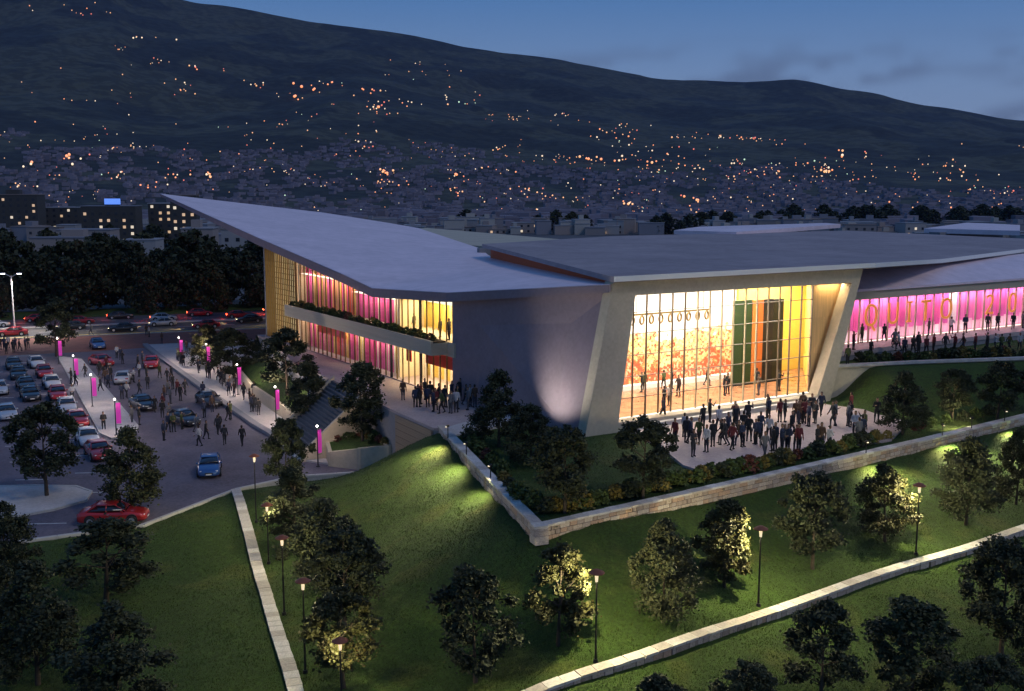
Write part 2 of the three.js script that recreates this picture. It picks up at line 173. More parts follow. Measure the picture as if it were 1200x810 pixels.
const CITY_LIGHTS = [-23.36,4281,0,-20.57,4394,0,-23.48,4341,0,-21.25,4185,0,-23.32,4486,0,-20.95,4267,0,-19.9,4224,0,-21.96,4342,0,-20.07,4231,0,-21.63,4251,0,-21.23,4190,0,-21.44,4197,0,-21.15,4162,0,-20.77,4194,0,-18.9,3868,1,-18.75,3925,1,-18.77,3916,1,-18.5,3919,1,-16.88,4008,1,-17.85,4021,1,-18.15,3505,0,-18.07,3522,0,-17.99,3589,0,-17.81,3587,0,-17.28,3594,0,-17.76,3551,0,-17.65,3584,0,-19.49,3648,0,-19.42,3625,0,-19.75,3646,0,-19.57,3613,0,-19.3,3684,0,-19.63,3604,0,-16.03,3577,1,-16.05,3607,1,-16.32,3588,1,-15.96,3530,1,-16.55,3167,1,-16.62,3185,1,-16.8,3174,1,-16.3,3253,1,-17.08,3100,1,-16.78,3164,1,-16.58,3288,1,-16.1,3142,1,-14.66,3619,1,-14.67,3667,1,-13.15,3469,1,-12.75,3471,1,-13.09,3432,1,-13.36,3444,1,-12.75,3511,1,-13.69,3499,1,-11.16,3275,2,-10.84,3410,2,-11.21,3263,2,-11.24,3507,2,-11.03,3137,2,-9.93,3523,2,-10.34,3436,2,-9.51,3443,2,-10.19,3359,2,-10.25,3338,2,-9.31,3478,1,-8.78,3379,1,-8.8,3449,1,-9.74,3476,1,-9.28,3482,1,-7.25,3292,1,-7.16,3252,1,-7.7,3226,1,-7.33,3163,1,-7.76,3261,1,-8.2,3053,1,-6.83,3292,1,-7.37,2712,1,-7.03,2637,1,-5.96,2664,1,-7.53,2779,1,-6.37,2656,1,-7.98,2613,1,-7.99,2428,1,-6.52,2629,1,-7.21,2771,1,-7.18,2736,1,-5.86,3173,1,-6.78,2858,1,-5.23,3114,1,-7.16,2874,1,-5.71,3080,1,-6.65,3021,1,-6.95,3009,1,-5.47,2946,1,-2.65,4182,0,-4.78,4202,0,-4.77,4256,0,-6.38,3846,0,-3.26,3993,0,-3.36,4084,0,-5.35,3998,0,-5.01,4209,0,-6.29,4193,0,-4.66,4026,0,-5.12,3796,0,-4.48,3966,0,-3.47,4254,0,-6.57,3828,0,-3.35,3213,1,-2.34,3304,1,-1.92,3839,1,-1.97,3599,1,-3.41,3490,1,-1.92,3343,1,-1.68,3781,1,-3.25,3816,1,-2.77,3351,1,-3.42,3380,1,-2.45,3300,1,-3.47,3551,1,-12.13,2377,0,-11.6,2419,0,-11.85,2410,0,-11.86,2415,0,-12.01,2431,0,-7.96,2003,1,-7.27,2144,1,-7.71,2137,1,-7.37,2203,1,-7.47,2126,1,-8.01,2204,1,-8.16,2225,1,-7.06,2361,1,-6.96,2774,2,-7.05,2743,2,-6.62,2757,2,-6.93,2775,2,-4.35,2050,0,-4.54,2267,0,-5.18,2250,0,-5.28,2017,0,-3.99,2177,0,-3.18,2239,0,-3.7,2071,0,-5.39,2296,0,-24.19,1685,2,-23.81,1733,2,-23.85,1713,2,-22.14,1789,2,-22.12,1828,2,-22.24,1810,2,-22.0,1711,2,-21.61,1784,2,-22.36,1785,2,-20.72,1814,0,-19.91,1962,0,-19.73,1902,0,-21.05,1939,0,-20.34,1914,0,-20.14,1935,0,-20.11,1948,0,-20.69,1837,0,-19.93,1582,1,-20.69,1593,1,-19.74,1635,1,-19.64,1611,1,-19.91,1599,1,-19.99,1559,1,-20.24,1546,1,-20.37,1616,1,-19.79,1628,1,-17.21,1585,1,-16.48,1690,1,-16.82,1552,1,-16.49,1632,1,-17.31,1629,1,-17.56,1627,1,-17.12,1625,1,-16.5,1631,1,-17.7,1578,1,-18.92,1478,1,-18.54,1477,1,-18.89,1474,1,-17.61,1487,1,-18.55,1443,1,-18.19,1453,1,-18.14,1517,1,-15.7,1636,2,-15.52,1600,2,-15.52,1649,2,-15.58,1647,2,-15.55,1620,2,-15.63,1666,2,-24.51,1442,1,-23.63,1443,1,-23.8,1449,1,-24.16,1455,1,-24.58,1485,1,-24.46,1454,1,-24.39,1482,1,-24.45,1216,1,-24.82,1322,1,-24.29,1329,1,-24.41,1305,1,-24.59,1360,1,-24.33,1302,1,-24.88,1178,1,-24.37,992,1,-20.92,1382,0,-21.07,1297,0,-21.12,1347,0,-20.87,1407,0,-21.04,1389,0,-21.64,1329,0,-11.34,1743,0,-12.81,1878,0,-11.51,1754,0,-13.55,1736,0,-13.4,1735,0,-11.84,1720,0,-11.76,1734,0,-13.04,1762,0,-12.45,1757,0,-11.72,1703,0,-8.4,1703,0,-9.31,1567,0,-7.95,1513,0,-10.79,1529,0,-9.98,1501,0,-10.36,1557,0,-9.69,1560,0,-10.01,1652,0,-6.56,1721,2,-6.74,1765,2,-6.65,1730,2,-6.78,1742,2,-6.24,1771,2,-6.91,1783,2,-6.92,1568,1,-7.07,1565,1,-5.45,1546,1,-6.58,1410,1,-6.54,1626,1,-6.27,1583,1,-5.54,1605,1,-6.84,1617,1,-6.45,1586,1,-6.55,1550,1,-6.87,1477,1,-5.96,1529,1,-7.03,1586,1,-6.36,1401,1,-2.92,1732,2,-2.97,1739,2,-3.03,1717,2,-2.55,1717,2,-3.02,1505,1,-2.77,1449,1,-3.26,1485,1,-2.86,1412,1,-2.62,1441,1,-2.95,1436,1,-2.85,1371,1,-3.23,1459,1,-0.27,1850,1,-0.19,1840,1,-0.83,1849,1,-1.58,1871,1,0.2,1809,1,-0.6,1785,1,1.33,1441,1,0.7,1504,1,1.63,1516,1,-0.09,1500,1,0.5,1459,1,0.37,1547,1,0.66,1411,1,0.87,1485,1,0.91,1478,1,1.59,1423,1,-0.32,1417,1,0.9,1510,1,3.74,1358,1,3.46,1313,1,1.62,1327,1,2.71,1353,1,0.81,1356,1,2.14,1389,1,3.39,1360,1,2.01,1358,1,1.77,1375,1,2.31,1336,1,-0.65,2315,1,-1.0,2277,1,-0.74,2298,1,-0.81,2333,1,-0.36,2378,1,3.48,3148,0,0.36,3136,0,2.41,2818,0,0.81,3282,0,-0.17,2861,0,-0.18,3198,0,-1.01,3086,0,0.46,3125,0,0.47,2497,0,2.62,3309,0,0.87,3002,0,0.28,2800,0,0.04,3044,0,-0.01,3000,0,2.03,2920,0,-1.2,3018,0,2.25,3199,0,2.8,3220,0,2.64,3500,0,2.92,3294,0,2.95,3454,0,2.72,3377,0,2.31,3249,0,4.67,2185,2,3.56,2193,2,4.17,2132,2,4.45,2209,2,4.02,2143,2,5.39,2158,2,4.68,2162,2,3.91,2159,2,2.2,2097,1,2.25,2087,1,2.3,2035,1,5.96,2205,2,5.77,2264,2,5.8,2196,2,5.62,2169,2,7.09,2097,2,7.09,2168,2,7.55,2176,2,7.33,2143,2,5.62,3114,1,4.95,2813,1,7.24,3208,1,5.37,2827,1,4.74,2836,1,4.59,2846,1,5.79,2804,1,5.71,3181,1,6.0,3181,1,6.09,2771,1,5.93,3089,1,6.52,3002,1,4.45,2668,1,6.4,2740,1,5.45,2706,1,4.12,2672,1,5.62,2658,1,5.23,2877,1,6.26,2631,1,6.12,2568,1,8.6,2045,1,9.16,1858,1,7.7,1995,1,8.41,1941,1,9.98,2029,1,8.02,1977,1,8.71,2132,1,9.56,2048,1,9.41,2118,1,9.71,2131,1,9.22,2663,1,9.46,2514,1,7.33,2442,1,8.71,2567,1,8.11,2418,1,8.33,2771,1,8.16,2404,1,8.69,2364,1,9.33,1199,2,9.68,1318,2,9.75,1285,2,9.51,1366,2,9.74,1313,2,9.03,1391,2,6.24,1274,2,6.17,1256,2,6.13,1224,2,5.87,1290,2,6.19,1253,2,6.35,1228,2,5.91,1238,2,7.52,1536,1,7.09,1323,1,7.75,1498,1,5.42,1502,1,6.67,1455,1,8.87,1420,1,7.41,1528,1,6.31,1472,1,10.73,2860,1,10.77,3067,1,11.86,3038,1,10.18,2952,1,10.83,3109,1,11.29,3009,1,10.82,2992,1,11.64,3092,1,9.58,3158,1,10.97,2963,1,11.77,2962,1,12.37,3040,1,12.74,2969,1,12.62,2807,1,12.32,2879,1,11.93,2832,1,12.83,2870,1,12.55,2896,1,12.45,2926,1,12.5,2859,1,13.43,2075,1,12.59,2046,1,13.85,1838,1,13.08,1921,1,13.68,1964,1,12.38,1974,1,12.72,1882,1,13.7,1939,1,11.82,1942,1,13.64,2152,1,13.8,1998,1,13.15,2088,1,11.47,2271,1,13.41,2223,1,12.05,2289,1,11.66,2280,1,11.54,2177,1,11.83,2179,1,11.41,2173,1,11.95,2194,1,11.17,1892,1,11.55,1865,1,11.16,1892,1,11.26,1861,1,11.28,1816,1,16.69,2661,2,16.85,2505,2,16.87,2653,2,16.87,2543,2,16.26,2050,2,16.12,2059,2,16.41,2110,2,15.87,2070,2,16.23,2187,2,16.04,2035,2,17.43,1847,1,17.29,1807,1,17.69,1866,1,15.53,2358,1,16.05,2282,1,15.52,2181,1,16.01,2243,1,15.2,2266,1,17.95,2741,1,18.0,2583,1,18.0,2713,1,21.97,2264,1,22.55,2260,1,22.61,2395,1,22.05,2548,1,22.49,2158,1,22.04,2406,1,22.43,2339,1,21.73,2415,1,21.46,1945,1,21.52,2012,1,21.98,1966,1,21.89,1978,1,22.82,1680,1,22.9,1678,1,23.46,1779,1,23.12,1743,1,24.82,1667,1,24.44,1600,1,24.56,1662,1,24.59,1817,1,24.45,1777,1,25.12,2839,0,25.4,2889,0,24.94,2895,0,8.64,2961,0,8.35,2569,0,9.85,2771,0,10.28,2574,0,10.66,2624,0,8.96,2778,0,8.65,2740,0,8.59,2782,0,9.52,2775,0,9.38,2820,0,14.53,1353,1,12.35,1326,1,12.27,1392,1,13.38,1422,1,10.24,1320,1,14.27,1422,1,12.46,1306,1,11.42,1381,1];
// ---------------------------------------------------------------- terrain
const CTRL = [[-33,-66.2,0],[-25,-70.3,0],[-21,-79,0],[-12.4,-84,.1],[-9.9,-89.7,.5],[-60,-60,0],[-5.6,-77.4,4.8],[-1.8,-65.5,4.65],[1.4,-54.2,4.35],[12,-61.5,4.4],[20,-67,4.5],[30,-74.5,4.7],[39.4,-81,4.8],[52,-89,5],[3.7,-45,1.9],[12.3,-51.2,2],[22.8,-58.3,2.2],[1.8,-42.8,1.5],[14.1,-51.4,1.7],[30.9,-62.6,2.2],[14.9,-44.2,.9],[24.1,-48,1.2],[-9.6,-44.9,.5],[-9.7,-46.8,.6],[-17.8,-72.1,.1],[-23.7,-46.9,-.4],[-17.5,-46.1,-.1],[-9.5,-63.9,.8],[-3.2,-48.4,1],[45,-45,1.4],[0,-36,.8],[-40,-40,-.6],[-12,-40,.4],[20,-36,.8],[60,-70,3.2]];
const tps = (r) => r > 1e-6 ? r * r * Math.log(r) : 0;
const TW = (() => { // thin plate through the surveyed levels
  const n = CTRL.length, N = n + 3, A = Array.from({ length: N }, () => new Float64Array(N + 1));
  CTRL.forEach(([x, z, h], i) => { CTRL.forEach(([X, Z], j) => { A[i][j] = tps(Math.hypot(x - X, z - Z)) + (i === j ? 2 : 0); }); A[i][n] = A[n][i] = 1; A[i][n + 1] = A[n + 1][i] = x; A[i][n + 2] = A[n + 2][i] = z; A[i][N] = h; });
  for (let c = 0; c < N; c++) { let p = c; for (let r = c + 1; r < N; r++) if (Math.abs(A[r][c]) > Math.abs(A[p][c])) p = r; [A[c], A[p]] = [A[p], A[c]]; for (let r = 0; r < N; r++) if (r !== c) { const f = A[r][c] / A[c][c]; if (f) for (let k = c; k <= N; k++) A[r][k] -= f * A[c][k]; } }
  return A.map((r, i) => r[N] / r[i]);
})();
const lowerY = (x, z) => { const n = CTRL.length; let h = TW[n] + TW[n + 1] * x + TW[n + 2] * z; for (let i = 0; i < n; i++) h += TW[i] * tps(Math.hypot(x - CTRL[i][0], z - CTRL[i][1])); return clamp(h, -1, 5.2); };
const upperY = (x, z) => { const zw = -54.2 - (x - 1.4) * .705, ze = -90.5 - (x - 28.4) * .2, s = clamp((-z + zw - 4) / Math.max(.1, -ze + zw - 4)) * clamp((x - 27) / 4); return 5.05 + 2.6 * s * s * (3 - 2 * s); };

const LOT_EDGE = [[-140, -52], [-60, -60.5], [-33, -66.2], [-25, -70.3], [-21, -79], [-17.3, -82.7], [-12.4, -84], [-10.6, -86.4]];
const LOT = [...LOT_EDGE, [-9.2, -88.6], [-22, -108], [-29, -126], [-34, -150], [-38, -163], [-59.2, -150.4], [-140, -121]];
const UPPER = [[-5.2, -77.4], [1.4, -54.2], [39.4, -81], [66, -99.8], [70, -120], [20, -100], [-4, -92]];
function grid(x0, x1, z0, z1, st, fy, keep) {
  const nx = Math.round((x1 - x0) / st), nz = Math.round((z1 - z0) / st), p = [], u = [], id = [];
  for (let j = 0; j <= nz; j++) for (let i = 0; i <= nx; i++) { const x = x0 + i * st, z = z0 + j * st; p.push(x, fy(x, z), z); u.push(x, z); }
  for (let j = 0; j < nz; j++) for (let i = 0; i < nx; i++) { if (keep && !keep(x0 + (i + .5) * st, z0 + (j + .5) * st)) continue; const a = j * (nx + 1) + i, b = a + 1, c = a + nx + 1, d = c + 1; id.push(a, c, b, b, c, d); }
  const g = new THREE.BufferGeometry(); g.setAttribute('position', new THREE.Float32BufferAttribute(p, 3)); g.setAttribute('uv', new THREE.Float32BufferAttribute(u, 2)); g.setIndex(id); g.computeVertexNormals(); return g;
}
const ripple = (x, z) => (fbm(x * .35 + 50, z * .35 + 90, 3, 0, 2) - .5) * .22;
structure('lawn', grid(-70, 74, -104, -4, .8, (x, z) => {
  let h = lowerY(x, z) + ripple(x, z) * clamp(edgeDist(x, z, LOT_EDGE, false) / 3);
  if (inside(x, z, LOT)) h = Math.min(h, -.06) - .3 * clamp(edgeDist(x, z, LOT_EDGE, false) / 1.2);
  if (inside(x, z, UPPER)) h = Math.min(h, lerp(h, 3, clamp(edgeDist(x, z, UPPER) / 1.5)));
  return h;
}), M.lawn);
structure('upper_lawn', grid(-6, 70, -112, -52, .6, (x, z) => upperY(x, z) + ripple(x, z) * .4, (x, z) => inside(x, z, UPPER)), M.lawn);
// wide ground sheet out to the horizon
structure('ground', (() => { const g = new THREE.PlaneGeometry(16000, 16000).rotateX(-Math.PI / 2).translate(0, -1.4, -3000); const p = g.attributes.position, u = g.attributes.uv; for (let i = 0; i < p.count; i++) u.setXY(i, p.getX(i), p.getZ(i)); return g; })(), mapped(speckle([.085, .08, .085], .9, 160, 512, 40, 41), 1));

// mountain side with the city climbing its foot
const RIDGE = [[-60, 700], [-34.93, 833], [-24.97, 913], [-22.74, 937], [-20.04, 925], [-18.85, 877], [-15.2, 829], [-8.82, 754], [0, 643], [8.82, 519], [11.83, 511], [14.36, 515], [17.24, 464], [21.21, 380], [24.97, 321], [34.93, 230], [60, 180]];
const ridgeH = (a) => { for (let i = 0; i + 1 < RIDGE.length; i++) if (a <= RIDGE[i + 1][0]) { const t = clamp((a - RIDGE[i][0]) / (RIDGE[i + 1][0] - RIDGE[i][0])), s = t * t * (3 - 2 * t); return lerp(RIDGE[i][1], RIDGE[i + 1][1], lerp(t, s, .5)); } return 180; };
const HR0 = 1150, HR1 = 5000;
function hillY(a, r) {
  const t = (r - HR0) / (HR1 - HR0); if (t <= 0) return -1.6;
  const T = Math.min(t, 1), x = r * Math.sin(a / 57.2958), z = r * Math.cos(a / 57.2958);
  const n = (fbm(x / 420 + 9, z / 900 + 4, 5, 0, 31) - .5) * 2, fold = Math.abs(fbm(x / 700 + 31, z / 1500 + 11, 4, 0, 37) - .5) * 2;
  let h = -1.2 + ridgeH(a) * (.78 * Math.pow(T, 1.35) + .22 * T * T * T) + (n * 46 - fold * 60 + 18) * sstep(.12, .5, T) * (1 - sstep(.86, 1, T) * .75);
  if (t > 1) h -= (t - 1) * 1500; return h;
}
const cover = (a, r) => fbm(Math.sin(a / 57.2958) * r / 260 + 70, Math.cos(a / 57.2958) * r / 260 + 20, 5, 0, 43);
{
  const na = 420, nr = 230, p = [], u = [], id = [];
  for (let j = 0; j <= nr; j++) for (let i = 0; i <= na; i++) {
    const a = lerp(-48, 48, i / na), r = lerp(HR0 - 60, 5350, Math.pow(j / nr, 1.25)), y = hillY(a, r), x = r * Math.sin(a / 57.2958), z = -r * Math.cos(a / 57.2958), T = (r - HR0) / (HR1 - HR0);
    p.push(x, y, z); u.push(x, z);
  }
  for (let j = 0; j < nr; j++) for (let i = 0; i < na; i++) { const q = j * (na + 1) + i; id.push(q, q + 1, q + na + 1, q + 1, q + na + 2, q + na + 1); }
  const g = new THREE.BufferGeometry(); g.setAttribute('position', new THREE.Float32BufferAttribute(p, 3)); g.setAttribute('uv', new THREE.Float32BufferAttribute(u, 2)); g.setIndex(id); g.computeVertexNormals();
  structure('mountain', g, mapped(tex(1024, 1700, (u, v) => { const n = fbm(u * 90, v * 90, 4, 90, 44), m = fbm(u * 9, v * 9, 5, 9, 45), w = sstep(.50, .56, m), s = sstep(.42, .62, n); return [lerp(.026, .056, w) * (.7 + .6 * s), lerp(.027, .056, w) * (.7 + .6 * s), lerp(.022, .036, w) * (.7 + .6 * s)]; }), 1));
}

// ---------------------------------------------------------------- car park, road, pavements
structure('car_park', slab(LOT, .02, -.4), M.asphalt);
{ // kerb between car park and lawn, stone by stone
  const k = structure('kerb', ribbon(LOT_EDGE.slice(1).map(([x, z]) => [x, 0, z]), .13, -.3, .10), M.kerb);
  const pts = LOT_EDGE.slice(1); let n = 0;
  for (let i = 0; i + 1 < pts.length; i++) { const [ax, az] = pts[i], [bx, bz] = pts[i + 1], l = Math.hypot(bx - ax, bz - az), m = Math.floor(l / 1.5); for (let j = 0; j < m; j++) { const t = (j + .5) / m; const s = mesh('kerb_stone', kerbGeo(l / m - .02), M.kerb, k); s.position.set(lerp(ax, bx, t), .07, lerp(az, bz, t)); s.rotation.y = Math.atan2(-(bz - az), bx - ax); n++; } }
}
function kerbGeo(l) { return new RoundedBoxGeometry(l, .2, .3, 1, .025); }
const RD = [.942, -.336], RN = [.336, .942]; // along the road, and back towards the car park
const rp = (s, o) => [-78.4 + RD[0] * s + RN[0] * o, -162.8 + RD[1] * s + RN[1] * o];
const rbox = (s0, s1, o0, o1) => [rp(s0, o0), rp(s1, o0), rp(s1, o1), rp(s0, o1)];
structure('pavement', slab(rbox(-70, 62, .2, 18.2), .012, -.6), M.brickWalk);
structure('road', slab(rbox(-160, 190, -27, 0), .03, -.8), M.road);
structure('verge', slab(rbox(-160, 190, -40, -27.2), .1, -.8), M.lawn);
structure('pavement_kerb', slab(rbox(-70, 95, -.1, .2), .15, -.5), M.kerb);
structure('road_median', slab(rbox(-160, 190, -14.2, -13), .2, -.5), M.kerb);
structure('road_stripe', slab(rbox(-160, 190, -1.5, -.5), .04, .034), M.yellowTrailPaint, 'broad yellow strip painted along the road for the headlight trail');  // yellow headlight trail put down as a painted strip
for (let s = -100; s < 140; s += 7) { structure('road_stripe', slab(rbox(s, s + 2.6, -7.1, -6.9), .04, .034), M.paintWhite); structure('road_stripe', slab(rbox(s + 2, s + 4.6, -20.7, -20.5), .04, .034), M.paintWhite); }
// parking bays: rows run along D
const D = [.475, .88], E = [.88, -.475];
const lp = (s, o) => [-36.5 + D[0] * s + E[0] * o, -92 + D[1] * s + E[1] * o];
for (let k = -10; k < 4; k++) for (const [o, w] of [[-2.6, 2.3], [-7.0, 2.3], [-11.6, 2.3], [-16.2, 2.3]]) { const s = k * 6.4 + 1.2, h = .07; structure('bay_marking', slab([lp(s - h, o), lp(s + h, o), lp(s + h + 1.0, o + w), lp(s - h + 1.0, o + w)], .026, .021), M.paintWhite); }
// planted islands
function island(poly, name = 'kerbed_island') { const n = poly.length; structure(name, slab(poly, .16, -.2), M.pavingPale); structure(name + '_kerb', ribbon([...poly, poly[0]].map(([x, z]) => [x, 0, z]), .12, -.2, .19), M.kerb); }
island([[-46, -68.6], [-35.2, -71.6], [-32.6, -73.8], [-31.2, -76.1], [-31.7, -78.4], [-33.4, -79.8], [-36.6, -80], [-46, -79.2]]);
island([[-62, -145], [-58, -142.6], [-36, -101], [-35.2, -97], [-36.6, -96], [-38.4, -98]]);
// promenade beside the car park, with a dark step along it
const PROM = [[-54, -156.4], [-47.8, -144.2], [-35, -120.2], [-24.7, -101.4], [-21.8, -96.6], [-18.2, -88.2], [-15, -86.6], [-12.4, -89.5], [-22.4, -108.4], [-29.2, -125.6], [-33, -147], [-39, -161.5]];
structure('promenade', slab(PROM, .15, -.3), M.pavingPale);
structure('promenade_edge', ribbon([[-54, 0, -156.4], [-47.8, 0, -144.2], [-35, 0, -120.2], [-24.7, 0, -101.4], [-21.9, 0, -96.8]], .35, -.2, .32), M.concreteDark);
// ---------------------------------------------------------------- podium, stairs, planters
const PODIUM = [[-3.2, -80.2], [-5.2, -77.4], [-5.8, -77.5], [-9.1, -83.3], [-12.3, -89.3], [-15.5, -95.8], [-22.2, -108], [-28.9, -125.2], [-31, -129.5], [-26, -130], [-2, -91]];
const podium = thing('terrace_podium', 'raised paved terrace with board-faced retaining wall before the glazed left front', 'terrace');
mesh('paving', slab(PODIUM, 5.2, 5.0), M.paving, podium);
mesh('retaining_wall', slab(PODIUM.map(([x, z], i) => [x + .05, z]), 4.995, -.3), M.concreteDark, podium);
{ // the board-faced stretch of retaining wall
  const a = [-5.86, -77.6], b = [-9.16, -83.35], n = 8;
  for (let i = 0; i < n; i++) { const y0 = .6 + i * .55, g = new RoundedBoxGeometry(6.62, .53, .12, 1, .02); const m = mesh('wall_board', g, M.boards, podium); m.position.set((a[0] + b[0]) / 2 - .06, y0 + .27, (a[1] + b[1]) / 2 + .03); m.rotation.y = Math.atan2(-(b[1] - a[1]), b[0] - a[0]); }
}
{ // stair up to the terrace
  const st = thing('outdoor_stair', 'broad concrete stair climbing from car park level to the terrace', 'stair'), ax = -.45, az = -.893, nx = -.893, nz = .45, N = 20;
  for (let i = 0; i < N; i++) { const o = (N - i) * .27, y = .15 + (i + 1) * .2525, s0 = .5, s1 = 8.6, P = (s, q) => [-12.6 + ax * s + nx * q, -90 + az * s + nz * q]; mesh('step', slab([P(s0, o), P(s1, o), P(s1, o - .30), P(s0, o - .30)], y, y - .6), M.stairStone, st); }
  for (const s of [.25, 8.85]) { const P = (q) => [-12.6 + ax * s + nx * q, -90 + az * s + nz * q], w = .16, Q = [P(5.6), P(-.1)]; mesh('side_wall', slab([[Q[0][0] - ax * w, Q[0][1] - az * w], [Q[0][0] + ax * w, Q[0][1] + az * w], [Q[1][0] + ax * w, Q[1][1] + az * w], [Q[1][0] - ax * w, Q[1][1] - az * w]], [.7, .7, 5.6, 5.6], -.2), M.concrete, st); }
}
function planter(label, poly, tops, soil) {
  const p = thing('planter', label, 'planter'), n = poly.length;
  mesh('soil', slab(poly, soil, -.2), M.lawn, p);
  for (let i = 0; i < n; i++) { const j = (i + 1) % n, [ax, az] = poly[i], [bx, bz] = poly[j], l = Math.hypot(bx - ax, bz - az), ux = (bx - ax) / l, uz = (bz - az) / l, w = .16; mesh('planter_wall', slab([[ax - uz * w - ux * w, az + ux * w - uz * w], [bx - uz * w + ux * w, bz + ux * w + uz * w], [bx + uz * w + ux * w, bz - ux * w + uz * w], [ax + uz * w - ux * w, az - ux * w - uz * w]], [tops[i], tops[j], tops[j], tops[i]].map((t, k) => t + i * .003), -.25), M.concrete, p); }
  return p;
}
planter('concrete planter with one tree at the foot of the stair', [[-9.9, -84.6], [-12.5, -89.0], [-15.6, -88.6], [-15.0, -86.4], [-12.4, -85.2]], [2.2, 2.2, 1.6, 1.2, 1.8], [2.12, 2.12, 1.52, 1.12, 1.72]);
planter('long sloping concrete planter with trees beside the promenade', [[-19.6, -103.2], [-19.9, -99.2], [-28.6, -116.4], [-34.2, -131], [-30.4, -129.4], [-25.4, -116]], [3.6, 1.5, 1.4, 1.3, 2.8, 3.6], [3.4, 1.3, 1.2, 1.1, 2.6, 3.4]);

// ---------------------------------------------------------------- convention centre (local: x along the portal front, -z to the back)
const hall = thing('convention_centre', 'large convention centre with sharp pale roof, slanted portal and lit glass fronts', 'building', [7.9, 0, -78], .5586);
const wpos = (a, y, b) => [7.9 + .848 * a - .530 * b, y, -78 - .530 * a - .848 * b];
const bb = (a0, a1, y0, y1, b0, b1) => box(a0, a1, y0, y1, -b1, -b0);
const pl = (pts) => pts.map(([a, b]) => [a, -b]);
function area(parent, a, y, b, w, h, dir, c, k) { // soft panel of light set in a ceiling; dir: where it shines
  const L = new THREE.RectAreaLight(col(...c), k, w, h); L.position.set(a, y, -b); L.lookAt(0, 0, 0); parent.add(L);
  const m = new THREE.Matrix4().lookAt(new THREE.Vector3(0, 0, 0), new THREE.Vector3(dir[0], dir[1], -dir[2]), Math.abs(dir[1]) > .9 ? new THREE.Vector3(0, 0, -1) : new THREE.Vector3(0, 1, 0)); L.quaternion.setFromRotationMatrix(m); return L;
}
{ // pale roof: a long wing rising to a point over the far end
  const P = [[-1.7, -1.0, 15.95], [-5.9, 15.6, 14.25], [-5.9, 30.2, 13.5], [-5.9, 37.4, 14.4], [-5.9, 62.5, 17.1], [-4.4, 112.6, 22.1]], th = [.55, .75, .8, .85, .85, .35];
  const back = [[.3, 1.0, 15.8], [8.5, 24, 15.2], [17.2, 47, 14.75], [24.8, 62.7, 14.9], [33, 97.7, 16.6], [27.4, 123.2, 18.6]];
  const along = (L, t) => { const d = [0]; for (let i = 1; i < L.length; i++) d.push(d[i - 1] + Math.hypot(L[i][0] - L[i - 1][0], L[i][1] - L[i - 1][1])); const s = t * d[d.length - 1]; let i = 1; while (i < L.length - 1 && d[i] < s) i++; const f = clamp((s - d[i - 1]) / (d[i] - d[i - 1])); return [0, 1, 2].map((k) => lerp(L[i - 1][k], L[i][k], f)); };
  const dF = [0]; for (let i = 1; i < 6; i++) dF.push(dF[i - 1] + Math.hypot(P[i][0] - P[i - 1][0], P[i][1] - P[i - 1][1]));
  const ts = []; for (let i = 0; i < 5; i++) for (let k = 0; k < 6; k++) ts.push((dF[i] + (dF[i + 1] - dF[i]) * k / 6) / dF[5]); ts.push(1);
  const thick = (t) => { let i = 1; while (i < 5 && dF[i] / dF[5] < t) i++; return lerp(th[i - 1], th[i], clamp((t * dF[5] - dF[i - 1]) / (dF[i] - dF[i - 1]))); };
  const NV = 8, pos = [], id = [], uvs = [], row = (NV + 1) * 2;
  for (const t of ts) { const A = along(P, t), B2 = along(back, t), h = thick(t); for (const dn of [0, 1]) for (let v = 0; v <= NV; v++) { const f = v / NV; const y = lerp(A[2], B2[2], f); pos.push(lerp(A[0], B2[0], f), y - (dn ? lerp(h, .55, f) : 0), -lerp(A[1], B2[1], f)); uvs.push(lerp(A[0], B2[0], f), lerp(A[1], B2[1], f)); } }
  for (let i = 0; i + 1 < ts.length; i++) { for (let v = 0; v < NV; v++) { const a = i * row + v, b = a + 1, c = a + row, d = c + 1, o = NV + 1; id.push(a, b, c, b, d, c, a + o, c + o, b + o, b + o, c + o, d + o); } for (const v of [0, NV]) { const a = i * row + v, c = a + row, o = NV + 1; v ? id.push(a, a + o, c, c, a + o, c + o) : id.push(a, c, a + o, c, c + o, a + o); } }
  for (const i of [0, ts.length - 1]) for (let v = 0; v < NV; v++) { const a = i * row + v, o = NV + 1; i ? id.push(a, a + 1, a + o, a + 1, a + o + 1, a + o) : id.push(a, a + o, a + 1, a + 1, a + o, a + o + 1); }
  const rg = new THREE.BufferGeometry(); rg.setAttribute('position', new THREE.Float32BufferAttribute(pos, 3)); rg.setAttribute('uv', new THREE.Float32BufferAttribute(uvs, 2)); rg.setIndex(id);
  mesh('pale_roof', toCreasedNormals(rg, .7), M.roofPale, hall);
  const edge = P.slice(0, 6), w = [];
  for (let i = 0; i < 5; i++) { const [a, b, y] = edge[i], [c, d, e] = edge[i + 1]; const o = .06; w.push([a - o, b, y, th[i]], [c - o, d, e, th[i + 1]]); }
  const L = []; for (let i = 0; i < w.length; i += 2) { const [a, b, y, t] = w[i], [c, d, e, s] = w[i + 1]; const A = [a, y - .05, -b], B = [a, y - t - .06, -b], C = [c, e - .05, -d], D2 = [c, e - s - .06, -d], q = (v) => [v[0] + .05, v[1], v[2]]; L.push([A, B, C], [B, D2, C], [B, q(B), D2], [q(B), q(D2), D2], [A, C, q(A)], [C, q(C), q(A)]); }
  mesh('roof_fascia', tris(L), M.wallNavy, hall);
}
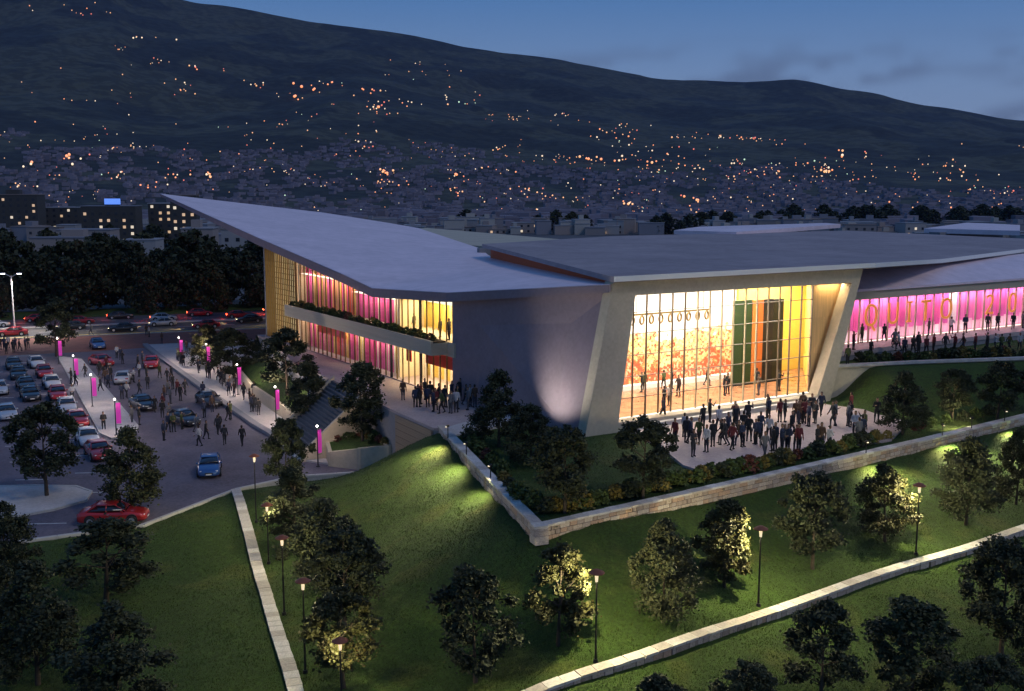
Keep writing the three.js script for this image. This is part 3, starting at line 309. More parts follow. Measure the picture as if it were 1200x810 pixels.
{ // dark main roof with a thin pale edge
  const P = [[-1.9, -1.7], [25.5, -1.7], [46, 6.8], [71, 13.9], [95, 29], [90, 57], [42, 56], [15.5, 46.3]], T = [16.5, 16.5, 15.7, 15.7, 15.8, 16.2, 16.4, 16.4];
  mesh('main_roof', slab(pl(P), T, T.map((t) => t - .4)), M.roofDark, hall);
  for (let i = 0; i < 3; i++) { const [a, b] = P[i], [c, d] = P[i + 1], l = Math.hypot(c - a, d - b), nx = (d - b) / l * .08, nb = -(c - a) / l * .08; mesh('roof_edge', slab(pl([[a + nx, b + nb], [c + nx, d + nb], [c, d], [a, b]]), [T[i] + .04, T[i + 1] + .04, T[i + 1] + .04, T[i] + .04], [T[i] - .34, T[i + 1] - .34, T[i + 1] - .34, T[i] - .34]), M.white, hall); }
  mesh('red_clerestory', slab(pl([[-.4, .4], [16.6, 46.2], [17, 46], [0, .2]]), 16.05, [15.2, 14.2, 14.2, 15.2]), M.red, hall);
  // further pale roofs of the complex
  mesh('rear_roof', slab(pl([[63, 54], [92.5, 60.5], [93, 64], [70, 70], [58, 62]]), [16.6, 17.1, 17.2, 16.8, 16.7], [16.0, 16.5, 16.2, 16.2, 16.1]), M.roofPale, hall);
  mesh('rear_roof', slab(pl([[96.6, 47.4], [117.9, 54.9], [113.8, 42.3], [100.2, 33.5]]), [16.7, 17.1, 17.1, 16.7], [16.0, 16.3, 16.3, 16]), M.roofPale, hall);
  mesh('rear_roof', slab(pl([[65.9, 157], [58, 88], [40, 60], [34, 99], [30, 125]]), [14.2, 14.2, 14.0, 14.1, 14.2], 13.5), M.concrete, hall);
  mesh('rear_wall', bb(20, 92, 4, 15.4, 54.6, 55.2), M.concreteDark, hall); mesh('rear_wall', bb(30, 33, 0, 14, 60, 120), M.concreteDark, hall); mesh('rear_wall', bb(96, 112, 0, 16.2, 44, 46), M.concreteDark, hall); mesh('side_wall', slab(pl([[70, 13], [94, 28.5], [93.6, 28.9], [69.6, 13.4]]), 15.35, 4), M.concreteDark, hall);
}
{ // blank side wall, leaning towards the portal
  const A = [-5.3, 3.9, -15.8], B = [-3.85, 3.9, .95], C = [-1.42, 15.4, .93], D2 = [-5.3, 13.62, -15.8], o = .45, q = (v) => [v[0] + o, v[1], v[2] - .1];
  const Q = (a, b, c, d) => [[a, b, c], [a, c, d]];
  mesh('blank_wall', tris([...Q(A, B, C, D2), ...Q(q(B), q(A), q(D2), q(C)), ...Q(D2, C, q(C), q(D2)), ...Q(B, q(B), q(C), C), ...Q(A, D2, q(D2), q(A))]), M.wallNavy, hall);
}
{ // slanted portal frame
  const s = new THREE.Shape([[-3.9, 4.4], [21.4, 4.4], [24.9, 16.04], [-1.4, 16.04]].map((q) => new THREE.Vector2(...q)));
  s.holes.push(new THREE.Path([[-.8, 5.75], [.6, 15.05], [23.6, 14.9], [20, 5.6]].map((q) => new THREE.Vector2(...q))));
  const g = new THREE.ExtrudeGeometry(s, { depth: .96, bevelEnabled: true, bevelSize: .03, bevelThickness: .03, bevelSegments: 1 }); g.translate(0, 0, .02);
  mesh('portal_frame', g, M.concrete, hall);
  mesh('portal_plinth', bb(-.4, 20.2, 4.5, 5.50, -1.5, -1.04), M.pavingPale, hall);
}
{ // the hall behind the portal
  const plan = (a, c) => pl([[a, .02], [20.3, .02], [30.6, 10.4], [c, 10.4]]);
  mesh('hall_floor', slab(plan(-2.8, 4.3), 5.6, 5.3), M.hallFloor, hall);
  mesh('hall_ceiling', slab(plan(-.9, 4.3), 15.28, 15.12), M.white, hall);
  mesh('hall_back_wall', bb(4.2, 30.4, 5.6, 15.1, 10.1, 10.4), M.white, hall);
  mesh('hall_side_wall', slab(pl([[-1.5, .46], [-1.2, .46], [4.5, 10.08], [4.2, 10.08]]), 15.1, 5.62), M.cream, hall);
  mesh('hall_side_wall', slab(pl([[20.75, .62], [21.1, .62], [30.5, 10.08], [30.15, 10.08]]), 15.1, 5.62), M.yellowWall, hall);
  mesh('yellow_wall', bb(21.2, 30, 5.62, 15.05, 9.8, 10.08), M.yellowWall, hall);
  { const g = new THREE.ExtrudeGeometry(new THREE.Shape([[20.45, 5.45], [21.0, 5.45], [24.35, 15.1], [20.45, 15.1]].map((q) => new THREE.Vector2(...q))), { depth: .3, bevelEnabled: false }); mesh('wood_wall', g.translate(0, 0, -.6), M.warmPanel, hall); }
  mesh('wall_ledge', bb(4.4, 21.1, 5.6, 6.0, 9.35, 9.98), M.white, hall);
  const mural = (() => { const w = 1024, h = 512, d = new Uint8Array(w * h * 4);
    for (let j = 0; j < h; j++) for (let i = 0; i < w; i++) { const u = i / w, v = j / h, e = .78 + .30 * (fbm(u * 5, 2, 4, 0, 2) - .5), n = fbm(u * 34, v * 11, 4, 0, 8), m = fbm(u * 90, v * 28, 3, 0, 9), k = fbm(u * 12, v * 5, 3, 0, 13); let c = [.80, .78, .73];
      const ragged = v + (n - .5) * .42; if (ragged < e) { const t = ragged / e + (k - .5) * .9; c = t < .36 ? [.60, .13, .05] : t < .5 ? [.72, .30, .10] : [.80, .58, .24]; if (m > .60) c = c.map((q, z) => lerp(q, [.82, .72, .46][z], .7)); if (m < .36) c = [.58, .10, .05]; }
      const q = (j * w + i) * 4; d[q] = sr(c[0]); d[q + 1] = sr(c[1]); d[q + 2] = sr(c[2]); d[q + 3] = 255; }
    const t = new THREE.DataTexture(d, w, h); t.colorSpace = THREE.SRGBColorSpace; t.magFilter = THREE.LinearFilter; t.needsUpdate = true; return t; })();
  const mp = new THREE.PlaneGeometry(16.6, 5.0); const o = mesh('mural_panel', mp, new THREE.MeshStandardMaterial({ map: mural, roughness: .7 }), hall); o.position.set(12.8, 8.5, -10.05 + .02);
  for (const [a, b, w, h] of [[6.3, 2.6, 10, 1.4], [15.5, 2.6, 9, 1.4], [8.2, 6.4, 10, 1.4], [19, 6.4, 11, 1.4], [24, 8.2, 7, 1.2]]) { area(hall, a, 14.98, b, w, h, [0, -1, 0], [1, .91, .76], 30); mesh('ceiling_light', bb(a - w / 2, a + w / 2, 15.02, 15.10, b - h / 2, b + h / 2), M.ceilLamp ||= glow([1, .88, .66], .9), hall); }
  // downlight added in the reveal to brighten the timber wall
  area(hall, 22.2, 14.86, -.12, 2.6, .3, [0, -1, .12], [1, .76, .42], 30); mesh('added_reveal_light', bb(20.9, 23.5, 14.88, 14.93, -.4, -.1), M.ceilLamp, hall);
  // curtain wall: mullions, transoms and one pane per bay
  const cw = new THREE.Group(); cw.name = 'glass_front'; hall.add(cw);
  const mg = bb(-.038, .038, 5.5, 15.12, .22, .36), pg = new THREE.PlaneGeometry(1.12, 9.5), n = 17, st = 1.26, a0 = -1.05;
  for (let i = 0; i <= n; i++) { const m = mesh('mullion', mg, i > 12 ? M.mullion : i > 6 ? M.paleMullion : M.mullion, cw); m.position.x = a0 + i * st; if (i < n) { const p = mesh('pane', pg, M.glass, cw); p.position.set(a0 + (i + .5) * st, 10.35, -.28); } }
  for (const y of [7.2, 8.8, 10.4, 12.0, 13.6]) mesh('transom', bb(a0, a0 + n * st, y - .025, y + .025, .22, .34), M.mullion, cw);
  mesh('sill', bb(-1.2, 20.4, 5.45, 5.72, .02, .5), M.white, cw);
}
{ // ring rail hung in the hall
  const t = thing('ring_rail', 'slim bronze rail with nine hanging rings inside the glass hall', 'hanging rail', wpos(9.9, 12.05, 6), .5586);
  mesh('rail', box(-4.3, 4.3, .45, .6, -.06, .06), M.bronze, t); for (const x of [-3.6, 3.6]) mesh('hanger', box(x - .02, x + .02, .6, 3.05, -.02, .02), M.mullion, t);
  const tg = new THREE.TorusGeometry(.33, .085, 6, 20); for (let i = 0; i < 9; i++) { const r = mesh('ring', tg, M.bronze, t); r.position.set(-4 + i, 0.05, 0); r.rotation.y = .4; }
}
for (const [name, label, a0, a1, b, m, h] of [['partition_panel', 'dark green partition panel standing beside white wall in the hall', 17.2, 18.3, 6.3, std([.03, .065, .022], .6), 13.1], ['partition_panel', 'dark green partition panel standing beside the orange panels', 18.32, 19.45, 6.3, std([.03, .065, .022], .6), 13.1], ['partition_panel', 'narrow orange partition panel next to the green one', 19.47, 20.1, 6.26, std([.62, .20, .05], .6), 13.05], ['partition_panel', 'narrow orange partition panel next to the black one', 20.12, 20.75, 6.26, std([.56, .15, .04], .6), 13.05], ['partition_panel', 'black partition panel standing beside the orange one', 20.77, 22.0, 6.3, std([.025, .022, .024], .6), 13.05], ['partition_panel', 'black partition panel standing beside the yellow wall', 22.02, 23.3, 6.3, std([.022, .028, .022], .6), 13.0]]) {
  const t = thing(name, label, 'partition', wpos((a0 + a1) / 2, 5.6, b), .5586); const w = a1 - a0;
  mesh('board', new RoundedBoxGeometry(w, h - 5.7, .16, 1, .02).translate(0, (h - 5.7) / 2 + .1, 0), m, t); mesh('foot', box(-w / 2, w / 2, 0, .1, -.25, .25), M.darkMetal, t);
}
// ---- left front: two lit storeys, a planted ledge and a gold lattice
const roofUnder = (b) => { const K = [[15.6, 13.55], [30.2, 12.7], [37.4, 13.6], [62.5, 16.25]]; for (let i = 0; i < 3; i++) if (b <= K[i + 1][0]) return lerp(K[i][1], K[i + 1][1], clamp((b - K[i][0]) / (K[i + 1][0] - K[i][0]))); return 16.2; };
{
  const fr = new THREE.Group(); fr.name = 'left_front'; hall.add(fr);
  mesh('ground_floor', bb(-5.3, -1, 5.0, 5.3, 15.4, 62.2), M.paving, fr);
  mesh('upper_floor', bb(-5.35, -1, 8.75, 9.95, 15.4, 51.8), M.concrete, fr);
  mesh('back_wall', bb(-1.4, -1, 5.3, 13.3, 15.6, 62.2), M.cream, fr);
  const ceil = slab(pl([[-5.25, 15.8], [-5.25, 30.2], [-5.25, 37.4], [-5.25, 62], [-1, 62], [-1, 37.4], [-1, 30.2], [-1, 15.8]]), [15.8, 30.2, 37.4, 62, 62, 37.4, 30.2, 15.8].map((b) => roofUnder(b) - .04), [15.8, 30.2, 37.4, 62, 62, 37.4, 30.2, 15.8].map((b) => roofUnder(b) - .16), [[0, 1, 6], [0, 6, 7], [1, 2, 5], [1, 5, 6], [2, 3, 4], [2, 4, 5]]); mesh('ceiling', ceil, M.white, fr);
  mesh('end_wall', bb(-5.3, -1, 5.3, 16.0, 62.0, 62.3), M.concreteDark, fr); mesh('end_wall', bb(-5.0, -1, 5.3, 13.5, 15.2, 15.6), M.cream, fr);
  mesh('dividing_wall', bb(-4.6, -1.4, 5.3, 8.74, 27.3, 27.6), M.cream, fr); mesh('dividing_wall', bb(-4.6, -1.4, 9.96, 12.6, 27.1, 27.5), M.cream, fr);
  mesh('dividing_wall', bb(-4.9, -1.4, 5.3, 15, 51.8, 52.1), M.cream, fr);
  // ledge with planting trough
  const lg = mesh('ledge', bb(-6.9, -5.3, 8.9, 9.9, 16.6, 51.2), M.concrete, fr); mesh('ledge_rim', bb(-6.9, -6.7, 9.902, 10.12, 16.6, 51.2), M.concrete, lg); mesh('ledge_soil', bb(-6.69, -5.45, 9.902, 10.05, 16.7, 51.1), M.soil, lg);
  // rows of mullions and panes
  const pane = (b0, b1, y0, y1) => { const g = new THREE.PlaneGeometry(b1 - b0, y1 - y0).rotateY(-Math.PI / 2); const p = mesh('pane', g, M.glass, fr); p.position.set(-5.22, (y0 + y1) / 2, -(b0 + b1) / 2); };
  for (let i = 0; i <= 30; i++) { const b = 15.75 + i * 1.2, thick = (i === 5 || i === 10) ? .16 : .032; for (const [y0, y1] of [[5.3, 8.75], [9.95, roofUnder(b) - .1]]) { mesh('mullion', bb(-5.28, -5.16, y0, y1, b - thick, b + thick), i === 5 || i === 10 ? M.darkMetal : M.bronze, fr); if (i < 30) pane(b + .05, b + 1.15, y0, Math.min(y1, roofUnder(b + 1.2) - .1)); } }
  // hangings behind the glass, strip by strip
  const R = rng(77), fab = (c) => std(c, .9), F = { pink: [fab([.62, .07, .26]), fab([.70, .12, .36]), fab([.54, .05, .20])], gold: [fab([.66, .44, .10]), fab([.74, .54, .2]), fab([.5, .3, .08])], white: [fab([.8, .74, .64]), fab([.76, .7, .56])], red: [fab([.62, .05, .04]), fab([.7, .1, .05])], rose: [fab([.62, .26, .22]), fab([.66, .36, .26]), fab([.5, .2, .2])] };
  const strip = (b, w, y0, y1, kind) => { const l = F[kind]; mesh('hanging_strip', bb(-4.02 - .1 * R(), -3.86, y0, y1, b, b + w), l[Math.floor(R() * l.length)], fr); };
  const kinds = [[27.8, 30, ['gold', 'white', 'pink']], [30, 36.4, ['pink', 'pink', 'pink', 'pink', 'white']], [36.4, 38, ['white', 'gold']], [38, 46, ['rose', 'gold', 'pink', 'pink', 'red']], [46, 51.6, ['rose', 'pink', 'rose', 'gold', 'pink']]];
  for (const [b0, b1, ks] of kinds) for (let b = b0; b < b1 - .2; b += .3) { strip(b, .28, 5.35, 8.7, ks[Math.floor(R() * ks.length)]); strip(b, .28, 10.0, roofUnder(b) - .25, b < 38 && b > 28 ? (R() < .12 ? 'white' : 'pink') : ks[Math.floor(R() * ks.length)]); }
  for (let b = 15.9; b < 27; b += .55) { if (R() < .34) mesh('hanging_strip', bb(-2.6, -2.5, 10.0, 12.9, b, b + .34), F.gold[Math.floor(R() * 3)], fr); if (R() < .2) mesh('hanging_strip', bb(-2.6, -2.5, 5.35, 8.7, b, b + .3), F.white[Math.floor(R() * 2)], fr); }
  mesh('yellow_wall', bb(-1.75, -1.42, 5.3, 8.7, 15.7, 27.25), M.yellowWall, fr); mesh('yellow_wall', bb(-1.75, -1.42, 9.96, 12.7, 15.7, 27.05), M.yellowWall, fr);
  // red boards hung along the ground floor glazing
  for (const [b0, b1, y0, y1] of [[16.1, 21.4, 7.5, 8.6], [39, 46.5, 7.5, 8.45], [24.2, 25.2, 7.2, 8.5]]) mesh('red_board', new RoundedBoxGeometry(.08, y1 - y0, b1 - b0, 1, .015).translate(-4.9, (y0 + y1) / 2, -(b0 + b1) / 2), M.redBoard ||= std([.66, .04, .02], .6), fr);
  // lights in the ceilings
  const warm = [1, .80, .46];
  for (const [b, y, w, k] of [[21.4, 8.70, 10.6, 15], [21.4, 12.75, 10.4, 15]]) { area(fr, -3.3, y, b, 1.4, w, [0, -1, 0], warm, k); mesh('ceiling_light', bb(-4, -2.6, y + .02, y + .06, b - w / 2, b + w / 2), M.ceilLamp, fr); }
  for (const [b, y, w, k] of [[39.6, 8.68, 23.4, 15], [32.5, 12.5, 9, 16], [44.5, 13.4, 13.5, 18]]) { area(fr, -4.75, y, b, .5, w, [.75, -1, 0], [1, .82, .6], k); mesh('ceiling_light', bb(-5, -4.5, y + .04, y + .08, b - w / 2, b + w / 2), M.ceilLamp, fr); }
    area(fr, -4.6, 10.2, 57, 8.6, 8.5, [-1, 0, 0], [1, .72, .22], .5);
  // gold lattice before backing panels made to glow in place of light on them
  const goldGlow = [[.90, .68, .34], [1, .84, .52], [.72, .44, .26]].map((c) => new THREE.MeshStandardMaterial({ color: col(.7, .55, .2), emissive: col(...c), emissiveIntensity: .85, roughness: .7 }));
  for (let k = 0; k < 11; k++) for (let j = 0; j < 6; j++) mesh('glowing_back_panel', bb(-4.2, -4.1, 5.35 + j * 1.7, 5.35 + j * 1.7 + (j > 4 ? 1.3 : 1.66), 52.2 + k * .88, 52.2 + k * .88 + .84), goldGlow[(k * 7 + j * 3) % 3], fr);
  for (let b = 52.15; b <= 62.05; b += .6) mesh('lattice_slat', bb(-5.3, -5.14, 5.3, roofUnder(b) - .1, b - .045, b + .045), M.bronze, fr);
  for (let y = 5.7; y < 14.7; y += .62) mesh('lattice_bar', bb(-5.1, -5.02, y - .035, y + .035, 52.1, 62), M.bronze, fr);
}
// ---- pink wing on the right
{
  const w = new THREE.Group(); w.name = 'pink_wing'; hall.add(w);
  mesh('wing_floor', slab(pl([[22.6, 1.4], [66, 1.4], [66, 6.5], [27.4, 6.5]]), 8.6, 8.2), M.paving, w); mesh('wing_base', slab(pl([[22.7, 1.5], [66, 1.5], [66, 6.5], [27.5, 6.5]]), 8.195, 4), M.concreteDark, w);
  mesh('wing_fascia', bb(25.0, 66, 12.72, 13.66, 3.5, 4.15), M.concrete, w);
  mesh('wing_ceiling', slab(pl([[25.3, 4.16], [66, 4.16], [66, 6.5], [27.4, 6.5]]), 12.9, 12.74), M.white, w); mesh('wing_back_wall', bb(27.3, 66, 8.6, 12.74, 6.3, 6.5), M.cream, w); mesh('wing_end_wall', bb(65.7, 66, 8.6, 12.74, 4.2, 6.3), M.cream, w);
  mesh('wing_roof', slab(pl([[25.2, 3.3], [67, 3.3], [71, 13.5], [46, 8.6], [30.6, 8.6]]), [13.72, 13.68, 15.25, 15.1, 15.1], [13.5, 13.5, 14.9, 14.8, 14.8]), M.roofPale, w);
  const R = rng(9), pk = [std([.78, .11, .38], .9), std([.72, .08, .33], .9), std([.82, .16, .44], .9), std([.68, .09, .36], .9)], wh = [std([.80, .44, .54], .9), std([.80, .60, .62], .9), std([.82, .36, .50], .9)], pg = new THREE.PlaneGeometry(1.22, 4.1), mg = bb(-.035, .035, 8.6, 12.74, 3.9, 4.06);
  for (let i = 0; i < 30; i++) { const a = 25.4 + i * 1.32, stripe = i === 15; const m = mesh('mullion', mg, M.paleMullion, w); m.position.x = a; const p = mesh('pane', pg, M.glass, w); p.position.set(a + .66, 10.67, -4.0);
    for (let k = 0; k < 2; k++) { if (a + k * .66 < 26.2) continue; const h = 9.45 + .35 * R(); mesh('hanging_panel', bb(a + k * .66 + .02, a + k * .66 + .64, h, 12.72, 5.2, 5.26 + .1 * R()), stripe ? wh[1] : pk[Math.floor(R() * 4)], w); mesh('hanging_panel', bb(a + k * .66 + .02, a + k * .66 + .64, 8.62, h - .02, 5.2, 5.24 + .1 * R()), wh[Math.floor(R() * 3)], w); } }
  for (const a of [32, 44, 56]) { area(w, a, 12.66, 4.55, 11.6, .5, [0, -1, .55], [1, .86, .84], 26); area(w, a, 8.68, 4.6, 11.6, .3, [0, 1, .8], [1, .84, .84], 9); mesh('added_floor_light', bb(a - 5.8, a + 5.8, 8.61, 8.66, 4.5, 4.75), M.ceilLamp, w); mesh('ceiling_light', bb(a - 5.8, a + 5.8, 12.68, 12.73, 4.3, 4.8), M.ceilLamp, w); }  // floor strips are added to brighten the lower hanging panels
  // tall letters on the glass
  const font = await new FontLoader().loadAsync('fonts/droid/droid_sans_regular.typeface.json'), lm = new THREE.MeshStandardMaterial({ color: col(.86, .34, .05), emissive: col(1, .30, .06), emissiveIntensity: .4, roughness: .5 });
  for (const [ch, a] of [['Q', 32.0], ['U', 35.1], ['I', 37.4], ['T', 39.8], ['O', 42.9], ['2', 49.8], ['0', 53.6]]) { const g = new TextGeometry(ch, { font, size: 2.0, depth: .07, bevelEnabled: false, curveSegments: 8 }); g.computeBoundingBox(); g.translate(-(g.boundingBox.max.x + g.boundingBox.min.x) / 2, 0, 0); const o = mesh('sign_letter', g, lm, w); o.position.set(a, 10.2, -3.8); o.userData.label = 'orange letter ' + ch; }
  }
const terr = thing('garden_terrace', 'planted concrete terrace with low wall in front of the pink glazed wing', 'terrace');
{
  const T = [[21.9, -.2], [30, -2.6], [40, -6.3], [66, -15], [66, 1.38], [22.4, 1.38]].map(([a, b]) => { const q = wpos(a, 0, b); return [q[0], q[2]]; });
  mesh('retaining_wall', slab(T, 7.75, 3.8), M.concrete, terr);
  const cap = T.slice(0, 4).map(([x, z]) => [x, 0, z]); mesh('wall_cap', ribbon(cap, .22, 7.752, 7.98), M.kerb, terr);
  const S = [[23.5, 1.3], [23.5, -.2], [40.2, -5.6], [65.5, -14], [65.5, 1.3]].map(([a, b]) => { const q = wpos(a, 0, b); return [q[0], q[2]]; }); mesh('soil', slab(S, 7.80, 7.756), M.lawn, terr);
}
// ---------------------------------------------------------------- plaza and upper paths
structure('plaza', slab([[8.6, -76.4], [10.3, -70.8], [10.9, -66.7], [11.8, -65.2], [26.7, -73.8], [30, -79.5], [28.2, -84.2], [25.4, -86.6]], 5.22, 4.6), M.paving);
structure('upper_path', slab([[-5.0, -77.6], [-3.0, -80.6], [-1.5, -83.8], [1.2, -80.2], [-2.2, -77.0], [-4.2, -75.2]], 5.19, 4.6), M.pavingPale);
// ---------------------------------------------------------------- stone walls and the slab path
const stoneMats = [[.46, .37, .30], [.40, .33, .29], [.50, .42, .36], [.36, .28, .23], [.44, .30, .22]].map((c, i) => mapped(speckle(c, .6, .7, 128, 12, 60 + i), .95));
const capMats = [[.60, .54, .48], [.46, .40, .35], [.66, .61, .56]].map((c, i) => mapped(speckle(c, .35, .8, 128, 12, 70 + i), .9));
function roughStone(l, h, d, seed) { // a quarried block with uneven faces
  const g = new RoundedBoxGeometry(l, h, d, 1, .035), p = g.attributes.position, R = rng(seed), k = new Map();
  for (let i = 0; i < p.count; i++) { const id = [p.getX(i), p.getY(i), p.getZ(i)].map((v) => v.toFixed(3)).join(); if (!k.has(id)) k.set(id, [R() - .5, R() - .5, R() - .5]); const o = k.get(id); p.setXYZ(i, p.getX(i) + o[0] * .04, p.getY(i) + o[1] * .03, p.getZ(i) + o[2] * .06); }
  g.computeVertexNormals(); return g;
}
const stoneGeo = Array.from({ length: 10 }, (_, i) => roughStone(1, 1, 1, 90 + i));
function smoothPath(P, step) { const c = new THREE.CatmullRomCurve3(P.map((q) => new THREE.Vector3(...q)), false, 'centripetal'), n = Math.max(2, Math.round(c.getLength() / step)); return c.getSpacedPoints(n).map((v) => v.toArray()); }
function stoneWall(name, label, path, thick, height, courses, len, capL, seed) {
  const w = thing(name, label, 'wall'), R = rng(seed); let total = 0;
  mesh('core', ribbon(path, thick * .42, -height - .25, -.1), M.soil, w);
  for (let i = 0; i + 1 < path.length; i++) {
    const A = path[i], B = path[i + 1], L = Math.hypot(B[0] - A[0], B[2] - A[2]), turn = Math.atan2(-(B[2] - A[2]), B[0] - A[0]), pitch = Math.atan2(B[1] - A[1], L);
    const put = (t, y, l, h, d, g, m, nm) => { const s = mesh(nm, g, m, w); s.position.set(lerp(A[0], B[0], t), lerp(A[1], B[1], t) + y, lerp(A[2], B[2], t)); s.rotation.set(0, turn, pitch); s.scale.set(l, h, d); total++; };
    for (let c = 0; c < courses; c++) { const hh = (height - .1) / courses; let x = -R() * len * .6; while (x < L) { const l = len * (.6 + .8 * R()), x0 = Math.max(x, 0), x1 = Math.min(x + l, L); if (x1 - x0 > .12) put((x0 + x1) / 2 / L, -.1 - hh * (c + .5), (x1 - x0) - .03, hh - .03, thick + .06 * (R() - .5), stoneGeo[Math.floor(R() * 10)], stoneMats[Math.floor(R() * 5)], 'stone'); x += l; } }
    const n = Math.max(1, Math.round(L / capL)); for (let k = 0; k < n; k++) put((k + .5) / n, -.04 + .015 * (R() - .5), L / n - .025, .12, thick + .12, stoneGeo[Math.floor(R() * 10)], capMats[Math.floor(R() * 3)], 'cap_stone');
  }
  return w;
}
const W1 = [[-5.2, 5.42, -77.4], [-3.4, 5.36, -71.0], [-1.0, 5.28, -62.6], [1.4, 5.22, -54.2]], W2 = [[1.4, 5.23, -54.2], [9, 5.22, -59.6], [18, 5.24, -65.9], [28, 5.3, -72.9], [39.4, 5.42, -81], [48, 5.6, -87.1]];
stoneWall('stone_wall', 'low retaining wall with pale cap stones running down to the lawn corner', W1, .5, .95, 2, .6, .9, 3);
stoneWall('stone_wall', 'reddish stone retaining wall along the hedge below the plaza', W2, .5, .86, 3, .5, .8, 4);
{ const w = scene.getObjectByName('stone_wall_001'); for (let k = 0; k < 3; k++) { const m = mesh(k ? 'stone' : 'cap_stone', stoneGeo[k], k ? stoneMats[k] : capMats[0], w); m.position.set(1.42, [5.22, 4.95, 4.5][k], -54.12); m.rotation.y = .3 + k * .04; m.scale.set(.78, [.15, .42, .44][k], .74); } }
const lowWall = [[-1.4, 0, -41.3], [1.8, 0, -43.1], [5.3, 0, -44.8], [10.1, 0, -48.2], [14.2, 0, -51.5], [20.3, 0, -55.6], [25.8, 0, -58.9], [30.9, 0, -62.4], [38, 0, -66.6]].map(([x, , z]) => [x, lowerY(x, z) + .34, z]);
stoneWall('stone_wall', 'long low stone wall crossing the lower lawn below the lamps', smoothPath(lowWall, 1.6).map(([x, , z]) => [x, lowerY(x, z) + .34, z]), .5, .46, 1, .6, .8, 5);
{ // stone slab path down the left lawn
  const P = [[-20.9, -78.8], [-17.3, -68.2], [-14.3, -59.2], [-11.8, -51.4], [-9.6, -44.9], [-7.6, -38.6]].map(([x, z]) => [x, lowerY(x, z) + .16, z]);
  stoneWall('stone_path', 'narrow stone slab path running straight down the left lawn', smoothPath(P, 1.5).map(([x, , z]) => [x, lowerY(x, z) + .2 + Math.max(0, ripple(x, z)), z]), .55, .34, 1, .7, .75, 6).userData.category = 'path';
}
// ---------------------------------------------------------------- trees
function makeTree(seed, leaves, leaf, tall = 5, wide = 3.4, bare = .16, limbs = 9, nClump = 96, skew = .72, round = .62) {
  const R = rng(seed), G = () => (R() + R() + R() - 1.5) / .87, trunk = [], top = tall * .72;
  let q = [0, 0, 0]; const bend = [(R() - .5) * .3, (R() - .5) * .3];
  for (let i = 0; i < 4; i++) { const n = [bend[0] * (i + 1) / 4, top * (i + 1) / 4, bend[1] * (i + 1) / 4], f = tall / 5; trunk.push(rod(q, n, .105 * f * (1 - i * .22), .105 * f * (1 - (i + 1) * .22), 7)); q = n; }
  const clumps = [];
  const yb = tall * bare, H = tall - yb;
  const prof = (t) => Math.pow(Math.sin(Math.PI * Math.pow(clamp(.06 + .94 * t), skew)), round); // width over height
  for (let i = 0; i < nClump; i++) { const t = Math.pow(R(), .85), a = R() * 6.283, rr = wide / 2 * prof(t) * Math.sqrt(.12 + .88 * R()) * (.80 + .32 * R()); clumps.push([Math.cos(a) * rr + bend[0] * t, yb + t * H * .95, Math.sin(a) * rr + bend[1] * t, (.21 + .19 * R()) * wide / 3.4 * (1.1 - .35 * t), .72 + .5 * R()]); }
  for (let i = 0; i < limbs; i++) { const c = clumps[Math.floor(R() * clumps.length)], y0 = clamp(c[1] - .5 - R() * .5, yb * .7, top * .95), f = y0 / top; trunk.push(rod([bend[0] * f, y0, bend[1] * f], [c[0] * .85, c[1], c[2] * .85], .04 * tall / 5, .012 * tall / 5, 5)); }
  const p = [], n = [], c = [], id = [], X = new THREE.Vector3(), Y = new THREE.Vector3(), N = new THREE.Vector3();
  for (let i = 0; i < leaves; i++) {
    const k = clumps[Math.floor(R() * clumps.length)], x = k[0] + G() * k[3], y = Math.max(yb * .8, k[1] + G() * k[3] * .8), z = k[2] + G() * k[3], s = leaf * (.6 + .8 * R());
    N.set(R() - .5, R() - .15, R() - .5).normalize(); X.set(R() - .5, R() - .5, R() - .5).cross(N).normalize().multiplyScalar(s * .5); Y.copy(N).cross(X).multiplyScalar(1.5);
    const b = p.length / 3; p.push(x - Y.x, y - Y.y, z - Y.z, x + X.x, y + X.y, z + X.z, x + Y.x, y + Y.y, z + Y.z, x - X.x, y - X.y, z - X.z); const t = k[4] * (.75 + .5 * R()), w = R() * .25; for (let j = 0; j < 4; j++) { n.push(N.x, N.y, N.z); c.push(t * (1 + w), t, t * (1 - w)); } id.push(b, b + 1, b + 2, b, b + 2, b + 3);
  }
  const g = new THREE.BufferGeometry(); g.setAttribute('position', new THREE.Float32BufferAttribute(p, 3)); g.setAttribute('normal', new THREE.Float32BufferAttribute(n, 3)); g.setAttribute('color', new THREE.Float32BufferAttribute(c, 3)); g.setIndex(id);
  return { trunk: merge(trunk), crown: g };
}
const leafMat = (c) => new THREE.MeshStandardMaterial({ color: col(...c), vertexColors: true, roughness: .75 });
const LEAF = { d: leafMat([.026, .036, .014]), m: leafMat([.042, .052, .020]), y: leafMat([.036, .040, .008]) };  // the yellow tone carries lamplight painted into the leaf colour
const nearTrees = [[.10, 96, .66, .62], [.17, 62, .86, .5], [.13, 78, .60, .8], [.24, 54, .95, .45], [.15, 110, .72, .55], [.20, 48, .78, .6], [.09, 84, .52, .75], [.22, 70, 1.05, .5], [.14, 58, .68, .9]].map(([bare, n, sk, rd], i) => makeTree(100 + i * 7, [14000, 11000, 13000, 10500, 14500, 9500, 13500, 11500, 11500][i], [.096, .112, .098, .108, .094, .116, .10, .105, .10][i], 5, 3.4, bare, 12, n, sk, rd));
const farTrees = Array.from({ length: 4 }, (_, i) => makeTree(300 + i * 5, 3200, .22, 5, 4.4, .06, 5));
const tinyTrees = Array.from({ length: 3 }, (_, i) => makeTree(340 + i * 5, 1100, .36, 5, 4.4, .06, 4));
const protoTree = new Map();
